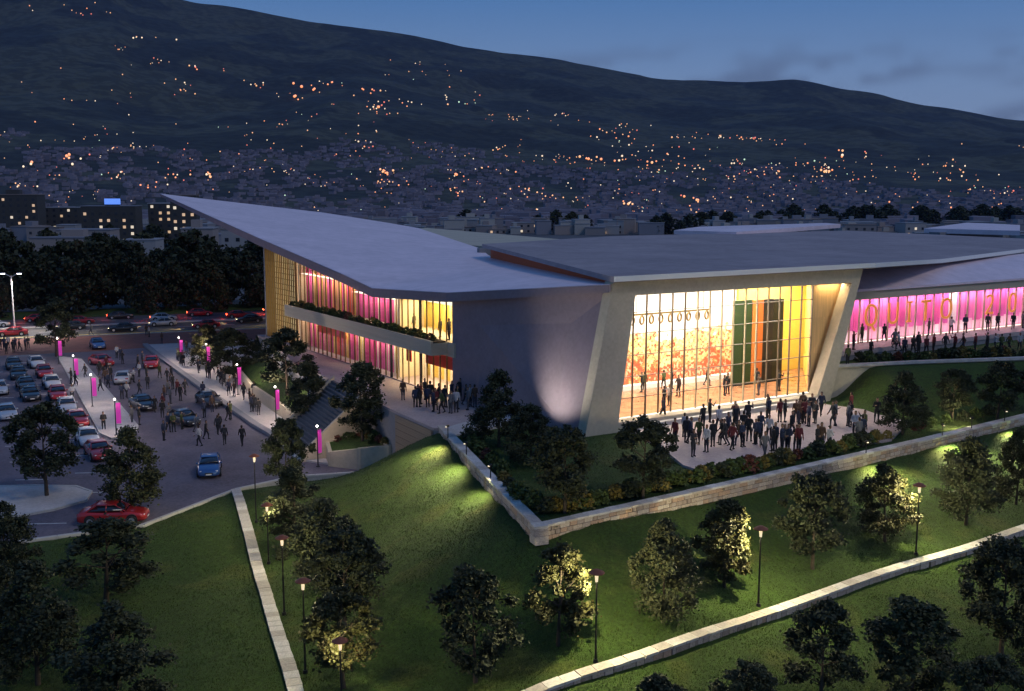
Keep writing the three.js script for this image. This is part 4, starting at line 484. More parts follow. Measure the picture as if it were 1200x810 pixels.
function tree(kind, lib, i, x, y, z, h, w, turn, label, group, baseW = 3.4) {
  const key = kind + lib.length + '_' + i; let t = protoTree.get(key);
  if (t) t = copyOf(t, [x, y, z], turn, label, group); else { t = thing('tree', label, 'tree', [x, y, z], turn, group); mesh('trunk', lib[i].trunk, M.bark, t); mesh('crown', lib[i].crown, LEAF[kind], t); protoTree.set(key, t); }
  t.scale.set(w / baseW, h / 5, w / baseW); return t;
}
{
  const R = rng(21), where = (i) => i < 5 ? ['beside the stone slab path', 'trees along the slab path'] : i < 13 ? ['on the bank between the two stone walls', 'trees on the bank'] : i < 20 ? ['below the long low stone wall', 'trees below the low wall'] : i < 25 ? ['on the lawn before the car park kerb', 'trees on the lower left lawn'] : i === 25 ? ['on the paved island in the car park', 'island tree'] : i === 26 ? ['beside the red saloon car at the kerb', 'kerb tree'] : i < 30 ? ['at the far end of the car park', 'far car park trees'] : i < 34 ? ['in the concrete planters by the stair', 'planter trees'] : i < 38 ? ['on the lawn under the blank wall and plaza', 'upper lawn trees'] : ['on the grass slope under the garden terrace', 'slope trees'];
  const TREE_AT = ['at the top of the slab path beside the car park kerb', 'behind the second lamp post down the slab path', 'behind the third lamp post down the slab path', 'behind the tall lamp post by the slab path', 'lit by the short lamp post at the end of the slab path',
    'standing alone on the open bank below the wall corner', 'lit by the lamp post below the stone wall corner', 'between the corner lamp post and the middle lamp post', 'lit by the middle lamp post on the bank', 'between the middle and the far lamp post', 'lit by the far lamp post on the bank', 'right of the far lamp post, with open trunk', 'under the wall spotlights at the end of the bank',
    'with tall bare trunk below the far end of the low wall', 'with narrow crown below the middle of the low wall', 'with broad crown below the middle of the low wall', 'low down below the near end of the low wall', 'lowest below the near end of the low wall', 'beside the tall-trunked one below the low wall', 'behind the tall-trunked one below the low wall',
    'with open trunk on the lower left lawn', 'with the broadest crown on the lower left lawn', 'in front of the red saloon car at the kerb', 'at the edge of the lawn beside the car park corner', 'behind the open-trunked one on the lower left lawn',
    'on the paved island in the car park', 'between the red saloon car and the island', 'beside the first banner of the island row', 'beside the brick pavement and the promenade banner', 'between two promenade banners',
    'high in the long sloping planter', 'at the low end of the long planter near the stair', 'in the planter at the foot of the stair', 'at the far end of the long planter',
    'closest to the terrace crowd under the blank wall', 'in front of the uplit blank wall', 'inside the stone wall corner', 'beside the plaza edge and hedge',
    'at the plaza end of the grass slope', 'second along the foot of the grass slope', 'third along the foot of the grass slope', 'last along the foot of the grass slope'];
  const kinds = { d: 'dark leafy tree', m: 'grey-green leafy tree', y: 'lamplight-tinted yellow-green leafy tree' };
  TREES.forEach(([x, y, z, h, w, k], i) => { const [at, gr] = where(i); tree(k, nearTrees, Math.floor(R() * 9), x, y - .05, z, h, w * 1.06, R() * 6.28, `${kinds[k]} ${TREE_AT[i]}`, `${kinds[k]}s: ${gr}`); });
}
{ // grove behind the road and scattered trees in the town
  const R = rng(31);
  for (let i = 0; i < 46; i++) { const s = -45 + i * 2.6 + R() * 3, o = -33 - R() * 26, [x, z] = rp(s, o), h = 10 + 5 * R(); tree('d', farTrees, i % 4, x, 0, z, h, h * (.62 + .3 * R()), R() * 6.28, 'dark broad tree in the grove behind the road', 'grove behind the road', 4.4); }
  for (const [s, o, k] of [[-12, 3, 'd'], [22, -29, 'd'], [34, -28, 'y'], [-4, -30, 'd']]) { const [x, z] = rp(s, o); tree(k, farTrees, 1, x, 0, z, 9, 6, s, 'tree standing alone at the road edge', 'road edge trees', 4.4); }
  const far = [[-170, -360], [-152, -352], [-128, -390], [-118, -345], [-96, -330], [-84, -352], [-150, -450], [-175, -470], [-190, -520], [-120, -470], [-90, -430], [-60, -400], [-215, -600], [-70, -470], [20, -640], [27, -660], [36, -640], [44, -650], [80, -600], [86, -605], [92, -590], [99, -600], [106, -610], [112, -640], [120, -650], [127, -640], [132, -655], [17, -720], [-30, -700], [-18, -720], [150, -660]];
  for (const [x, z] of far) { const h = 8 + 5 * R(); tree(R() < .3 ? 'y' : 'd', tinyTrees, Math.floor(R() * 3), x, -1.4, z, h, h * (.9 + .3 * R()), R() * 6.28, 'dark round tree among the houses of the town', 'town trees', 4.4); }
  for (let i = 0; i < 44; i++) { const x = 168 + i * 5.4 + R() * 6, z = -700 - R() * 120; const h = 9 + 6 * R(); tree('d', tinyTrees, i % 3, x, -1.4, z, h, h * 1.1, R() * 6.28, 'dark tree in the long belt behind the roofs', 'tree belt behind the roofs', 4.4); }
}
// ---------------------------------------------------------------- shrubs
const shrubGeo = Array.from({ length: 4 }, (_, i) => makeTree(500 + i, 420, .16, 1, 1.3, .02, 3));
const protoShrub = new Map();
function shrub(x, y, z, s, k, label, group) {
  const i = Math.floor(hash2(x * 91 | 0, z * 91 | 0, 4) * 4), key = i + k; let t = protoShrub.get(key);
  if (t) t = copyOf(t, [x, y, z], x * 7, label, group); else { t = thing('shrub', label, 'shrub', [x, y, z], x * 7, group); mesh('stem', shrubGeo[i].trunk, M.bark, t); mesh('foliage', shrubGeo[i].crown, SH[k], t); protoShrub.set(key, t); }
  t.scale.setScalar(s);
}
const SH = { g: leafMat([.05, .085, .02]), y: leafMat([.15, .13, .03]), d: leafMat([.028, .04, .018]), r: leafMat([.12, .04, .03]) };
{
  const R = rng(41), pick = () => { const r = R(); return r < .5 ? 'g' : r < .72 ? 'd' : r < .92 ? 'y' : 'r'; };
  const along = (pts, step, off, size, fy, label, group) => { for (let i = 0; i + 1 < pts.length; i++) { const A = pts[i], B = pts[i + 1], L = Math.hypot(B[0] - A[0], B[1] - A[1]); for (let s = 0; s < L; s += step * (.7 + .6 * R())) { const t = s / L, o = off * (.5 + R()), x = lerp(A[0], B[0], t) - (B[1] - A[1]) / L * o, z = lerp(A[1], B[1], t) + (B[0] - A[0]) / L * o; shrub(x, fy(x, z), z, size * (.7 + .6 * R()), pick(), label, group); } } };
  along([[2.4, -56.2], [9, -60.9], [18, -67.3], [27, -73.8]], .62, -.6, .85, upperY, 'small shrub in the hedge along the reddish stone wall', 'hedge along the plaza wall');
  along([[30, -77], [39, -83.2]], 1.4, -.5, .7, upperY, 'small shrub in the thin hedge under the grass slope', 'hedge under the slope');
  along([[-3.6, -74.5], [.6, -57.6]], 1.3, -.45, .8, upperY, 'small dark shrub beside the pale cap stones', 'shrubs inside the corner wall');
  const tp = (a, b) => { const q = wpos(a, 0, b); return [q[0], q[2]]; };
  along([tp(26.4, -.4), tp(40, -5.1), tp(58, -11.2)], .7, -.5, .8, () => 7.8, 'small shrub in the bed before the pink wing', 'terrace bed shrubs');
  along([[-10.6, -85], [-12.6, -88.3], [-15, -88]], .7, .25, .8, (x) => clamp(1.5 + (x + 15) * .14, 1.4, 2.1), 'small shrub under the tree in the stair planter', 'stair planter shrubs');
  along([tp(-6.1, 50.5), tp(-6.1, 17)], .85, .12, .62, () => 10.03, 'small trailing shrub in the ledge trough', 'ledge trough shrubs');
}
// ---------------------------------------------------------------- grass tufts over the lawns
{
  const R = rng(53), tri = []; for (let k = 0; k < 4; k++) { const a = k * 1.7 + .3, dx = Math.cos(a), dz = Math.sin(a), h = .06 + .035 * (k % 3); tri.push([[-dz * .012 + dx * .01, 0, dx * .012 + dz * .01], [dz * .012 + dx * .01, 0, -dx * .012 + dz * .01], [dx * .06, h, dz * .06]]); }
  const g = tris(tri), N = 150000, im = new THREE.InstancedMesh(g, std([1, 1, 1], .95), N), m4 = new THREE.Matrix4(), q = new THREE.Quaternion(), up = new THREE.Vector3(0, 1, 0), P = new THREE.Vector3(), S = new THREE.Vector3(); let n = 0;
  for (let k = 0; k < N * 3 && n < N; k++) {
    const d = 37 + 50 * Math.pow(R(), 1.3), x = (R() - .5) * 1.02 * d, z = -d; let y; if (inside(x, z, UPPER)) y = upperY(x, z) + ripple(x, z) * .4; else if (inside(x, z, LOT) || edgeDist(x, z, LOT_EDGE, false) < .3) continue; else y = lowerY(x, z) + ripple(x, z) * clamp(edgeDist(x, z, LOT_EDGE, false) / 3);
    const s = .5 + .6 * R() * (.5 + fbm(x * .7, z * .7, 2, 0, 4)); m4.compose(P.set(x, y - .015, z), q.setFromAxisAngle(up, R() * 6.28), S.set(s, s, s)); im.setMatrixAt(n, m4); const b = .9 + .4 * R(), w = R(); im.setColorAt(n, col((.030 + .024 * w) * b, .070 * b, .008 * b)); n++;
  }
  im.count = n; im.name = 'grass_tufts'; tag(im, 'short green grass tufts covering the lawns', 'grass', undefined, 'stuff'); scene.add(im);
}
// ---------------------------------------------------------------- lamps
const lampGlow = glow([1, .78, .42], .95), lampCap = std([.24, .07, .03], .6);
const POST = [1, .88, .50];
LAMPS.forEach(([x, y, z, h], i) => {
  const label = 'slim lamp post with rust-red cap ' + ['below the stone wall corner', 'midway along the bank above the low wall', 'at the far end of the bank', 'fourth down the slab path', 'lowest and shortest at the end of the slab path', 'third down the slab path', 'second down the slab path', 'first on the slab path at the kerb'][i];
  const t = thing('lamp_post', label, 'lamp post', [x, y - .05, z], i, i < 3 ? 'lamp posts on the bank' : 'lamp posts by the slab path');
  mesh('base', new THREE.CylinderGeometry(.10, .13, .18, 10).translate(0, .09, 0), M.darkMetal, t);
  mesh('pole', new THREE.CylinderGeometry(.035, .055, h - .55, 8).translate(0, (h - .55) / 2 + .1, 0), M.darkMetal, t);
  mesh('lamp_glass', new THREE.CylinderGeometry(.09, .06, .40, 10).translate(0, h - .27, 0), lampGlow, t);
  mesh('lamp_cap', merge([new THREE.CylinderGeometry(.10, .36, .14, 12).translate(0, h + .02, 0), new THREE.CylinderGeometry(.36, .36, .03, 12).translate(0, h - .065, 0)]), lampCap, t);
  const L = new THREE.PointLight(col(...POST), i < 3 ? 135 : 30); L.position.set(0, h - .27, 0); L.castShadow = true; L.shadow.radius = 4; t.add(L);
});
// low wall lights washing the grass banks
function washLight(x, y, z, tx, ty, tz, k, label, angle = .9, c = [1, .86, .5]) {
  const t = thing('wall_light', label, 'wall light', [x, y, z]);
  mesh('housing', new RoundedBoxGeometry(.2, .13, .2, 1, .02), M.darkMetal, t); mesh('stem', new THREE.CylinderGeometry(.03, .04, .85, 8).translate(0, -.45, 0), M.darkMetal, t); mesh('lamp_lens', new RoundedBoxGeometry(.12, .06, .12, 1, .01).translate((tx - x) * .025, -.05, (tz - z) * .025), lampGlow, t);
  const L = new THREE.SpotLight(col(...c), k, 0, angle, .9); L.position.set((tx - x) * .07, -.06, (tz - z) * .07); L.target.position.set(tx - x, ty - y, tz - z); L.castShadow = true; L.shadow.radius = 4; t.add(L, L.target);
}
washLight(-4.5, 6.2, -73.7, -9.5, 2.6, -70.5, 230, 'spotlight on the pale wall cap next to the terrace tip', 1.15);
washLight(-3.0, 6.15, -68.8, -7.5, 2.4, -66.5, 230, 'spotlight on the pale wall cap halfway to the corner', 1.15);
washLight(-1.3, 6.1, -63.2, -5.5, 2.2, -61, 150, 'spotlight on the pale wall cap towards the corner', 1.15);
washLight(23.5, 6.08, -69.5, 25.5, 3.4, -66, 260, 'spotlight on the plaza wall behind the tall dark tree', 1.15, [1, .92, .5]);
washLight(30.5, 6.14, -74.4, 32.5, 3.6, -71, 380, 'spotlight on the plaza wall below the grass slope', 1.2, [1, .92, .5]);
washLight(37.0, 6.2, -79.0, 39.5, 3.8, -75, 560, 'spotlight on the plaza wall at its far end', 1.2, [1, .92, .5]);
washLight(33.5, 6.16, -76.6, 32.0, 5.2, -80, 70, 'spotlight on the plaza wall turned to the grass slope', 1.2, [1, .92, .5]);
{ // uplight at the foot of the blank wall
  const p = wpos(-7.0, 5.1, 3.0), t = thing('ground_uplight', 'small ground spotlight at the foot of the blank wall', 'ground light', p);
  mesh('housing', new THREE.CylinderGeometry(.12, .14, .16, 12).translate(0, .08, 0), M.darkMetal, t); mesh('lamp_lens', new THREE.CylinderGeometry(.09, .09, .02, 12).translate(0, .17, 0), lampGlow, t);
  const q = wpos(-3.9, 8.8, 2.2), L = new THREE.SpotLight(col(1, .95, .86), 150, 0, .8, 1); L.position.set(0, .22, 0); L.target.position.set(q[0] - p[0], q[1] - p[1], q[2] - p[2]); L.castShadow = true; t.add(L, L.target);
}
// promenade and car park lighting: pink banner posts with a small lamp
const bannerMat = new THREE.MeshStandardMaterial({ color: col(.72, .05, .42), emissive: col(.75, .06, .5), emissiveIntensity: .32, roughness: .7 }), topGlow = glow([1, .9, .82], 10);
BANNERS.forEach(([x, z], i) => {
  const t = thing('banner_light', i < 4 ? 'glowing magenta banner on a post in the car park island row' : i < 8 ? 'glowing magenta banner on a post along the promenade' : 'glowing magenta banner on a post at the foot of the stair', 'banner', [x, i < 4 ? .15 : .15, z], .2 + i * .1, i < 4 ? 'car park banners' : i < 8 ? 'promenade banners' : undefined);
  mesh('post', new THREE.CylinderGeometry(.04, .05, 3.3, 8).translate(0, 1.65, 0), M.darkMetal, t); mesh('foot', new THREE.CylinderGeometry(.16, .18, .06, 12).translate(0, .03, 0), M.darkMetal, t);
  const g = new THREE.PlaneGeometry(.42, 1.95, 4, 8), P = g.attributes.position; for (let k = 0; k < P.count; k++) P.setZ(k, .05 * Math.sin(P.getY(k) * 2.2 + i) * (P.getX(k) + .31)); const back = g.clone().rotateY(Math.PI).translate(0, 0, -.025); mesh('banner_light_panel', merge([g, back]).translate(.28, 2.05, 0), bannerMat, t);
  for (const y of [.98, 3.12]) mesh('arm', rod([0, y, 0], [.5, y, 0], .015), M.darkMetal, t);
  mesh('lamp_globe', new THREE.SphereGeometry(.09, 12, 8).translate(0, 3.38, 0), topGlow, t);
  const L = new THREE.PointLight(col(1, .80, .66), i < 4 ? 36 : i < 8 ? 55 : 16); L.position.set(0, 3.38, 0); L.castShadow = true; L.shadow.radius = 4; t.add(L);
});
{ // tall twin-headed street lamp by the road
  const t = thing('street_lamp', 'tall pale street lamp with two heads beside the road', 'street lamp', [-78.9, 0, -168.9]);
  const m = std([.6, .6, .62], .5); mesh('pole', rod([0, 0, 0], [0, 9.3, 0], .14, .08, 8), m, t);
  for (const s of [-1, 1]) { mesh('arm', rod([0, 9.1, 0], [s * 1.1, 9.7, 0], .05), m, t); mesh('lamp_head', new RoundedBoxGeometry(.75, .14, .3, 1, .04).translate(s * 1.3, 9.72, 0), m, t); mesh('lamp_lens', box(s * 1.3 - .3, s * 1.3 + .3, 9.58, 9.64, -.12, .12), glow([1, .96, .9], 14), t); const L = new THREE.SpotLight(col(1, .93, .85), 500, 0, 1.2, .8); L.position.set(s * 1.3, 9.5, 0); L.target.position.set(s * 2, 0, 2); L.castShadow = true; t.add(L, L.target); }
}
// ---------------------------------------------------------------- cars
const paint = (c) => new THREE.MeshPhysicalMaterial({ color: col(...c), roughness: .35, metalness: .25, clearcoat: 1, clearcoatRoughness: .06 });
const carGlass = new THREE.MeshPhysicalMaterial({ color: col(.012, .013, .016), roughness: .06, clearcoat: 1 }), tyre = std([.018, .018, .02], .9), alloy = std([.55, .55, .57], .35, { metalness: .8 }), lensW = std([.75, .75, .78], .15), lensR = std([.35, .01, .01], .2);
function loft(sections, close = true) { // sections: arrays of equal length of [x,y,z]
  const p = [], id = [], n = sections[0].length; sections.forEach((s) => s.forEach((v) => p.push(...v)));
  for (let i = 0; i + 1 < sections.length; i++) for (let j = 0; j < n; j++) { const a = i * n + j, b = i * n + (j + 1) % n, c = a + n, d = b + n; id.push(a, c, b, b, c, d); }
  if (close) for (const [s, f] of [[0, 1], [sections.length - 1, -1]]) { const o = s * n; for (let j = 1; j + 1 < n; j++) f > 0 ? id.push(o, o + j, o + j + 1) : id.push(o, o + j + 1, o + j); }
  const g = new THREE.BufferGeometry(); g.setAttribute('position', new THREE.Float32BufferAttribute(p, 3)); g.setIndex(id); const q = g.toNonIndexed(); q.computeVertexNormals(); const r = mergeVertices(q.deleteAttribute('normal')); r.computeVertexNormals(); r.setAttribute('uv', new THREE.Float32BufferAttribute(new Float32Array(r.attributes.position.count * 2), 2)); return r;
}
const carBody = loft([[-2.27, .70, .30, .62], [-2.24, .80, .26, .78], [-2.1, .86, .23, .93], [-1.8, .89, .2, .98], [-1.35, .90, .2, .97], [-.6, .90, .19, .93], [.3, .90, .19, .92], [1.0, .90, .19, .93], [1.4, .89, .2, .88], [1.9, .85, .22, .80], [2.15, .76, .25, .70], [2.27, .58, .30, .56]].map(([x, w, y0, y1]) => {
  const h = y1 - y0; return [[x, y0, -w * .8], [x, y0 + .08, -w * .97], [x, y0 + h * .45, -w], [x, y0 + h * .72, -w * .985], [x, y1 - .05, -w * .92], [x, y1, -w * .78], [x, y1 + .02, -w * .3], [x, y1 + .02, w * .3], [x, y1, w * .78], [x, y1 - .05, w * .92], [x, y0 + h * .72, w * .985], [x, y0 + h * .45, w], [x, y0 + .08, w * .97], [x, y0, w * .8]];
}));
const cab = (x0, x1, y, w) => [[x0, y, -w], [x1, y, -w], [x1, y, w], [x0, y, w]];
const cabinGlass = loft([cab(-1.72, 1.02, .9, .79), cab(-1.42, .70, 1.12, .74), cab(-.98, .26, 1.37, .61)]);
const cabinRoof = loft([cab(-1.06, .34, 1.335, .63), cab(-1.0, .28, 1.395, .60), cab(-.82, .10, 1.425, .48)]);
const pillar = (s) => merge([rod([.98, .92, s * .775], [.28, 1.36, s * .62], .035), rod([-1.70, .93, s * .77], [-1.0, 1.36, s * .615], .06), rod([-.32, .92, s * .785], [-.34, 1.36, s * .625], .03)]);
const wheelArch = new THREE.CylinderGeometry(.385, .385, .06, 20).rotateX(Math.PI / 2);
const tyreGeo = new THREE.TorusGeometry(.245, .085, 8, 20), rimGeo = merge([new THREE.CylinderGeometry(.2, .2, .05, 16).rotateX(Math.PI / 2), ...[0, 1, 2, 3, 4].map((k) => box(-.02, .02, 0, .19, -.04, .04).rotateZ(k * 1.2566))]);
function makeCar(m, lit) {
  const t = new THREE.Group();
  mesh('body', carBody, m, t); const gl = mesh('window', cabinGlass, carGlass, t); const rf = mesh('roof', cabinRoof, m, t); for (const s of [-1, 1]) mesh('pillar', pillar(s), m, rf);
  for (const x of [-1.38, 1.36]) for (const s of [-1, 1]) { const w = mesh('wheel', wheelArch, tyre, t); w.position.set(x, .38, s * .87); const ty = mesh('tyre', tyreGeo, tyre, w); ty.position.set(0, -.05, s * .0); const ri = mesh('rim', rimGeo, alloy, w); ri.position.set(0, -.05, s * .045); }
  for (const s of [-1, 1]) { mesh('headlight', new RoundedBoxGeometry(.2, .13, .34, 2, .04).translate(2.08, .63, s * .52), lit ? lit.head : lensW, t); mesh('tail_light', new RoundedBoxGeometry(.12, .15, .34, 2, .04).translate(-2.2, .74, s * .58), lit ? lit.tail : lensR, t); mesh('mirror', new RoundedBoxGeometry(.16, .12, .18, 1, .03).translate(.72, .98, s * .92), m, t); mesh('door_handle', box(-.25, -.08, .76, .79, s * .91 - .015, s * .91 + .015), alloy, t); }
  mesh('grille', new RoundedBoxGeometry(.06, .16, .62, 1, .02).translate(2.245, .47, 0), M.darkMetal, t); mesh('number_plate', box(2.275, 2.29, .36, .46, -.22, .22), M.white, t); mesh('number_plate', box(-2.30, -2.285, .5, .6, -.22, .22), M.white, t); mesh('bumper', box(-2.27, -2.2, .3, .42, -.66, .66), M.darkMetal, t);
  return t;
}
const PAINT = { r: paint([.42, .018, .02]), s: paint([.52, .53, .56]), k: paint([.022, .022, .026]), b: paint([.03, .10, .30]) };
const carProto = {}; for (const k of Object.keys(PAINT)) carProto[k] = makeCar(PAINT[k]);
const CN = { r: 'red', s: 'silver', k: 'black', b: 'blue' };
function placeCar(src, x, y, z, heading, label, group) { const c = src.clone(); c.name = numbered('car'); c.position.set(x, y, z); c.rotation.y = heading; tag(c, label, 'car', group); scene.add(c); return c; }
CARS.forEach(([x, z, k], i) => {
  const row = i >= 1 && i <= 14, dir = Math.atan2(-.88, .475);
  let h = row ? dir + (hash2(i, 3) - .5) * .12 : dir + [0, 0, 0, 0, 0, 0, 0, 0, 0, 0, 0, 0, 0, 0, 0, .3, -.2, 2.9, .15, .25, .1, -.25, 0][i]; let lab = `${CN[k]} saloon car parked in the bay rows beside the banner island`, gr = `${CN[k]} cars in the bay rows`;
  if (!row) { lab = ({ 0: 'blue saloon car near the brick pavement at the far end', 15: 'red saloon car in the lane near the far end of the car park', 16: 'red saloon car close to the promenade step', 17: 'silver saloon car driving among people in the lane', 18: 'black saloon car in the open lane beside the banner island', 19: 'black saloon car standing in the crowd', 20: 'black saloon car tight along the promenade step', 21: 'blue hatch-like saloon car alone on the open paving', 22: 'red saloon car parked side-on at the lawn kerb under a tree' })[i]; gr = undefined; }
  if (i === 22) h = .12;
  placeCar(carProto[k], x, .02, z, h, lab, gr);
});
{ // traffic on the road: headlamps one way, tail lamps the other
  const near = { head: glow([1, .85, .4], 16), tail: lensR }, farT = { head: lensW, tail: glow([1, .08, .02], 22) }, A = ['k', 's', 'r', 'k'].map((k) => makeCar(PAINT[k], near)), B = ['r', 'k', 's', 'r'].map((k) => makeCar(PAINT[k], farT)), R = rng(61);
  for (let i = 0, s = -14; s < 62; i++, s += 6.2 + 2.4 * R()) { const [x, z] = rp(s, -3.8 - (i % 2) * 5.4); const c = placeCar(A[i % 4], x, .03, z, Math.atan2(.336, .942) + Math.PI, `${CN[['k', 's', 'r', 'k'][i % 4]]} car with lit headlamps in the road traffic`, 'cars with headlamps lit on the road'); const L = new THREE.SpotLight(col(1, .74, .25), 150, 0, .6, .8); L.position.set(2.5, .66, 0); L.target.position.set(9, 0, 0); L.castShadow = true; c.add(L, L.target); }
  for (let i = 0, s = -16; s < 64; i++, s += 5.6 + 1.8 * R()) { const [x, z] = rp(s, -16.6 - (i % 2) * 5.6); const c = placeCar(B[i % 4], x, .03, z, Math.atan2(.336, .942), `${CN[['r', 'k', 's', 'r'][i % 4]]} car with glowing tail lamps in the far lanes`, 'cars with tail lamps lit on the road'); const L = new THREE.PointLight(col(1, .07, .02), 10); L.position.set(-2.55, .74, 0); L.castShadow = true; c.add(L); }
}
// ---------------------------------------------------------------- people
const POSES = [ // limb offsets: legs [front/back, side], arms
  { lL: [.02, .10], lR: [-.02, -.10], aL: [[.02, 1.12, .25], [.10, .88, .24]], aR: [[.0, 1.12, -.25], [.06, .86, -.26]], lean: 0 },
  { lL: [.26, .08], lR: [-.28, -.08], aL: [[-.14, 1.13, .24], [-.05, .90, .27]], aR: [[.14, 1.13, -.24], [.30, .95, -.22]], lean: .05 },
  { lL: [-.24, .08], lR: [.22, -.08], aL: [[.13, 1.13, .24], [.27, .93, .22]], aR: [[-.13, 1.13, -.24], [-.06, .90, -.26]], lean: .04 },
  { lL: [.05, .13], lR: [-.04, -.11], aL: [[.10, 1.14, .27], [.26, 1.24, .10]], aR: [[.0, 1.12, -.25], [.05, .86, -.25]], lean: .02 },
  { lL: [.0, .11], lR: [.05, -.12], aL: [[.0, 1.12, .26], [.12, 1.02, .10]], aR: [[.0, 1.12, -.26], [.13, 1.03, -.08]], lean: -.01 },
  { lL: [.0, .10], lR: [.03, -.10], aL: [[.16, 1.30, .28], [.30, 1.52, .24]], aR: [[.0, 1.12, -.25], [.05, .87, -.25]], lean: 0 },
];
const LOOKS = [['black coat and dark trousers', [.018, .018, .02], [.02, .02, .025], [.02, .014, .01]], ['dark blue jacket and black trousers', [.025, .035, .07], [.016, .016, .02], [.03, .02, .012]], ['charcoal suit', [.035, .035, .038], [.032, .032, .036], [.05, .03, .015]], ['brown jacket and dark jeans', [.09, .05, .03], [.03, .035, .06], [.02, .014, .01]], ['pale shirt and dark trousers', [.42, .42, .44], [.025, .025, .03], [.02, .014, .01]], ['dark red top and black trousers', [.13, .02, .022], [.016, .016, .018], [.03, .02, .012]], ['grey coat and grey trousers', [.13, .13, .14], [.07, .07, .08], [.06, .04, .02]], ['olive green jacket and dark trousers', [.07, .085, .025], [.02, .02, .022], [.02, .014, .01]]];
function bodyGeo(p) {
  const J = (x, y, z) => [x, y, z], hip = .92, sh = 1.43, ln = p.lean, bones = [];
  const B = (a, b, ra, rb, k) => bones.push([a, b, ra, rb, k]);
  B(J(0, hip + .02, 0), J(ln * .5, 1.15, 0), .135, .13, 'top'); B(J(ln * .5, 1.15, -.06), J(ln, 1.36, -.08), .115, .10, 'top'); B(J(ln * .5, 1.15, .06), J(ln, 1.36, .08), .115, .10, 'top'); B(J(ln, sh, -.15), J(ln, sh, .15), .075, .075, 'top');
  B(J(ln, 1.45, 0), J(ln + .02, 1.56, 0), .055, .05, 'skin'); B(J(ln + .02, 1.62, 0), J(ln + .015, 1.70, 0), .085, .088, 'head'); B(J(ln + .10, 1.635, 0), J(ln + .115, 1.62, 0), .014, .016, 'skin');
  for (const [o, s] of [[p.lL, 1], [p.lR, -1]]) { const kx = o[0] * .62 + Math.abs(o[0]) * .25 + .02, kn = J(kx, .50, o[1] * .95), an = J(o[0], .09 + (o[0] < -.1 ? .06 : 0), o[1]); B(J(0, hip - .02, s * .09), kn, .095, .065, 'leg'); B(kn, an, .062, .042, 'leg'); B(J(an[0] - .03, an[1] - .04, an[2]), J(an[0] + .14, .045, an[2] + s * .02), .042, .036, 'shoe'); }
  for (const [q, s] of [[p.aL, 1], [p.aR, -1]]) { const S = J(ln, sh - .02, s * .19); B(S, q[0], .058, .044, 'top'); B(q[0], q[1], .043, .032, 'top'); const d = new THREE.Vector3(...q[1]).sub(new THREE.Vector3(...q[0])).normalize().multiplyScalar(.09); B(q[1], [q[1][0] + d.x, q[1][1] + d.y, q[1][2] + d.z], .034, .03, 'skin'); }
  const N = 46, mc = new MarchingCubes(N, new THREE.MeshBasicMaterial(), false, false, 30000), f = mc.field, sz = mc.size, hs = sz / 2, X = .52, Y0 = -.06, Y1 = 1.92;
  const dist = (x, y, z, b) => { const [a, c, ra, rb] = b, ux = c[0] - a[0], uy = c[1] - a[1], uz = c[2] - a[2], t = clamp(((x - a[0]) * ux + (y - a[1]) * uy + (z - a[2]) * uz) / (ux * ux + uy * uy + uz * uz)); return Math.hypot(x - a[0] - ux * t, y - a[1] - uy * t, z - a[2] - uz * t) - lerp(ra, rb, t); };
  const mx = (i) => (i - hs) / hs * X, my = (j) => lerp(Y0, Y1, (j / hs) / 2);
  for (let k = 0; k < sz; k++) for (let j = 0; j < sz; j++) for (let i = 0; i < sz; i++) { const x = mx(i), y = my(j), z = mx(k); let d = 1; for (const b of bones) { const e = dist(x, y, z, b), h = clamp(.5 + .5 * (d - e) / .045); d = lerp(d, e, h) - .045 * h * (1 - h); } f[i + j * sz + k * sz * sz] = -d; }
  mc.isolation = 0; mc.update();
  let P = mc.positionArray.slice(0, mc.count * 3); const pos = new Float32Array(P.length), kind = [];
  for (let v = 0; v < mc.count; v++) { const x = P[v * 3] * X, y = lerp(Y0, Y1, (P[v * 3 + 1] + 1) / 2), z = P[v * 3 + 2] * X; pos.set([x, y, z], v * 3); let best = 9, w = 'top'; for (const b of bones) { const e = dist(x, y, z, b); if (e < best) { best = e; w = b[4]; } } if (w === 'head') w = (y > 1.715 || x < ln + .0) ? 'hair' : 'skin'; kind.push(w); }
  let g = new THREE.BufferGeometry(); g.setAttribute('position', new THREE.BufferAttribute(pos, 3));
  // five fingers on each hand
  const fing = []; for (const [q, s] of [[p.aL, 1], [p.aR, -1]]) { const d = new THREE.Vector3(...q[1]).sub(new THREE.Vector3(...q[0])).normalize(), side = new THREE.Vector3(1, 0, 0).cross(d).cross(d).normalize(), pal = new THREE.Vector3(...q[1]).addScaledVector(d, .09); [-.024, -.008, .008, .024].forEach((o, n) => { const r = pal.clone().addScaledVector(side, o); fing.push(rod(r.toArray(), r.clone().addScaledVector(d, [.06, .075, .07, .055][n]).add(new THREE.Vector3(.01, 0, -s * .012)).toArray(), .010, .007, 4)); }); const th = new THREE.Vector3(...q[1]).addScaledVector(d, .05).addScaledVector(side, -.03); fing.push(rod(th.toArray(), th.clone().addScaledVector(side, -.03).addScaledVector(d, .03).toArray(), .012, .008, 4)); }
  const fg = merge(fing); const fp = fg.attributes.position.array; const all = new Float32Array(pos.length + fp.length); all.set(pos); all.set(fp, pos.length); for (let i = 0; i < fp.length / 3; i++) kind.push('skin');
  g.setAttribute('position', new THREE.BufferAttribute(all, 3)); g.computeVertexNormals(); const k2 = kind; // welded for smooth shading below
  return { g, kind: k2 };
}
const bodies = POSES.map(bodyGeo), bodyMat = new THREE.MeshStandardMaterial({ vertexColors: true, roughness: .85 }), dressed = new Map();
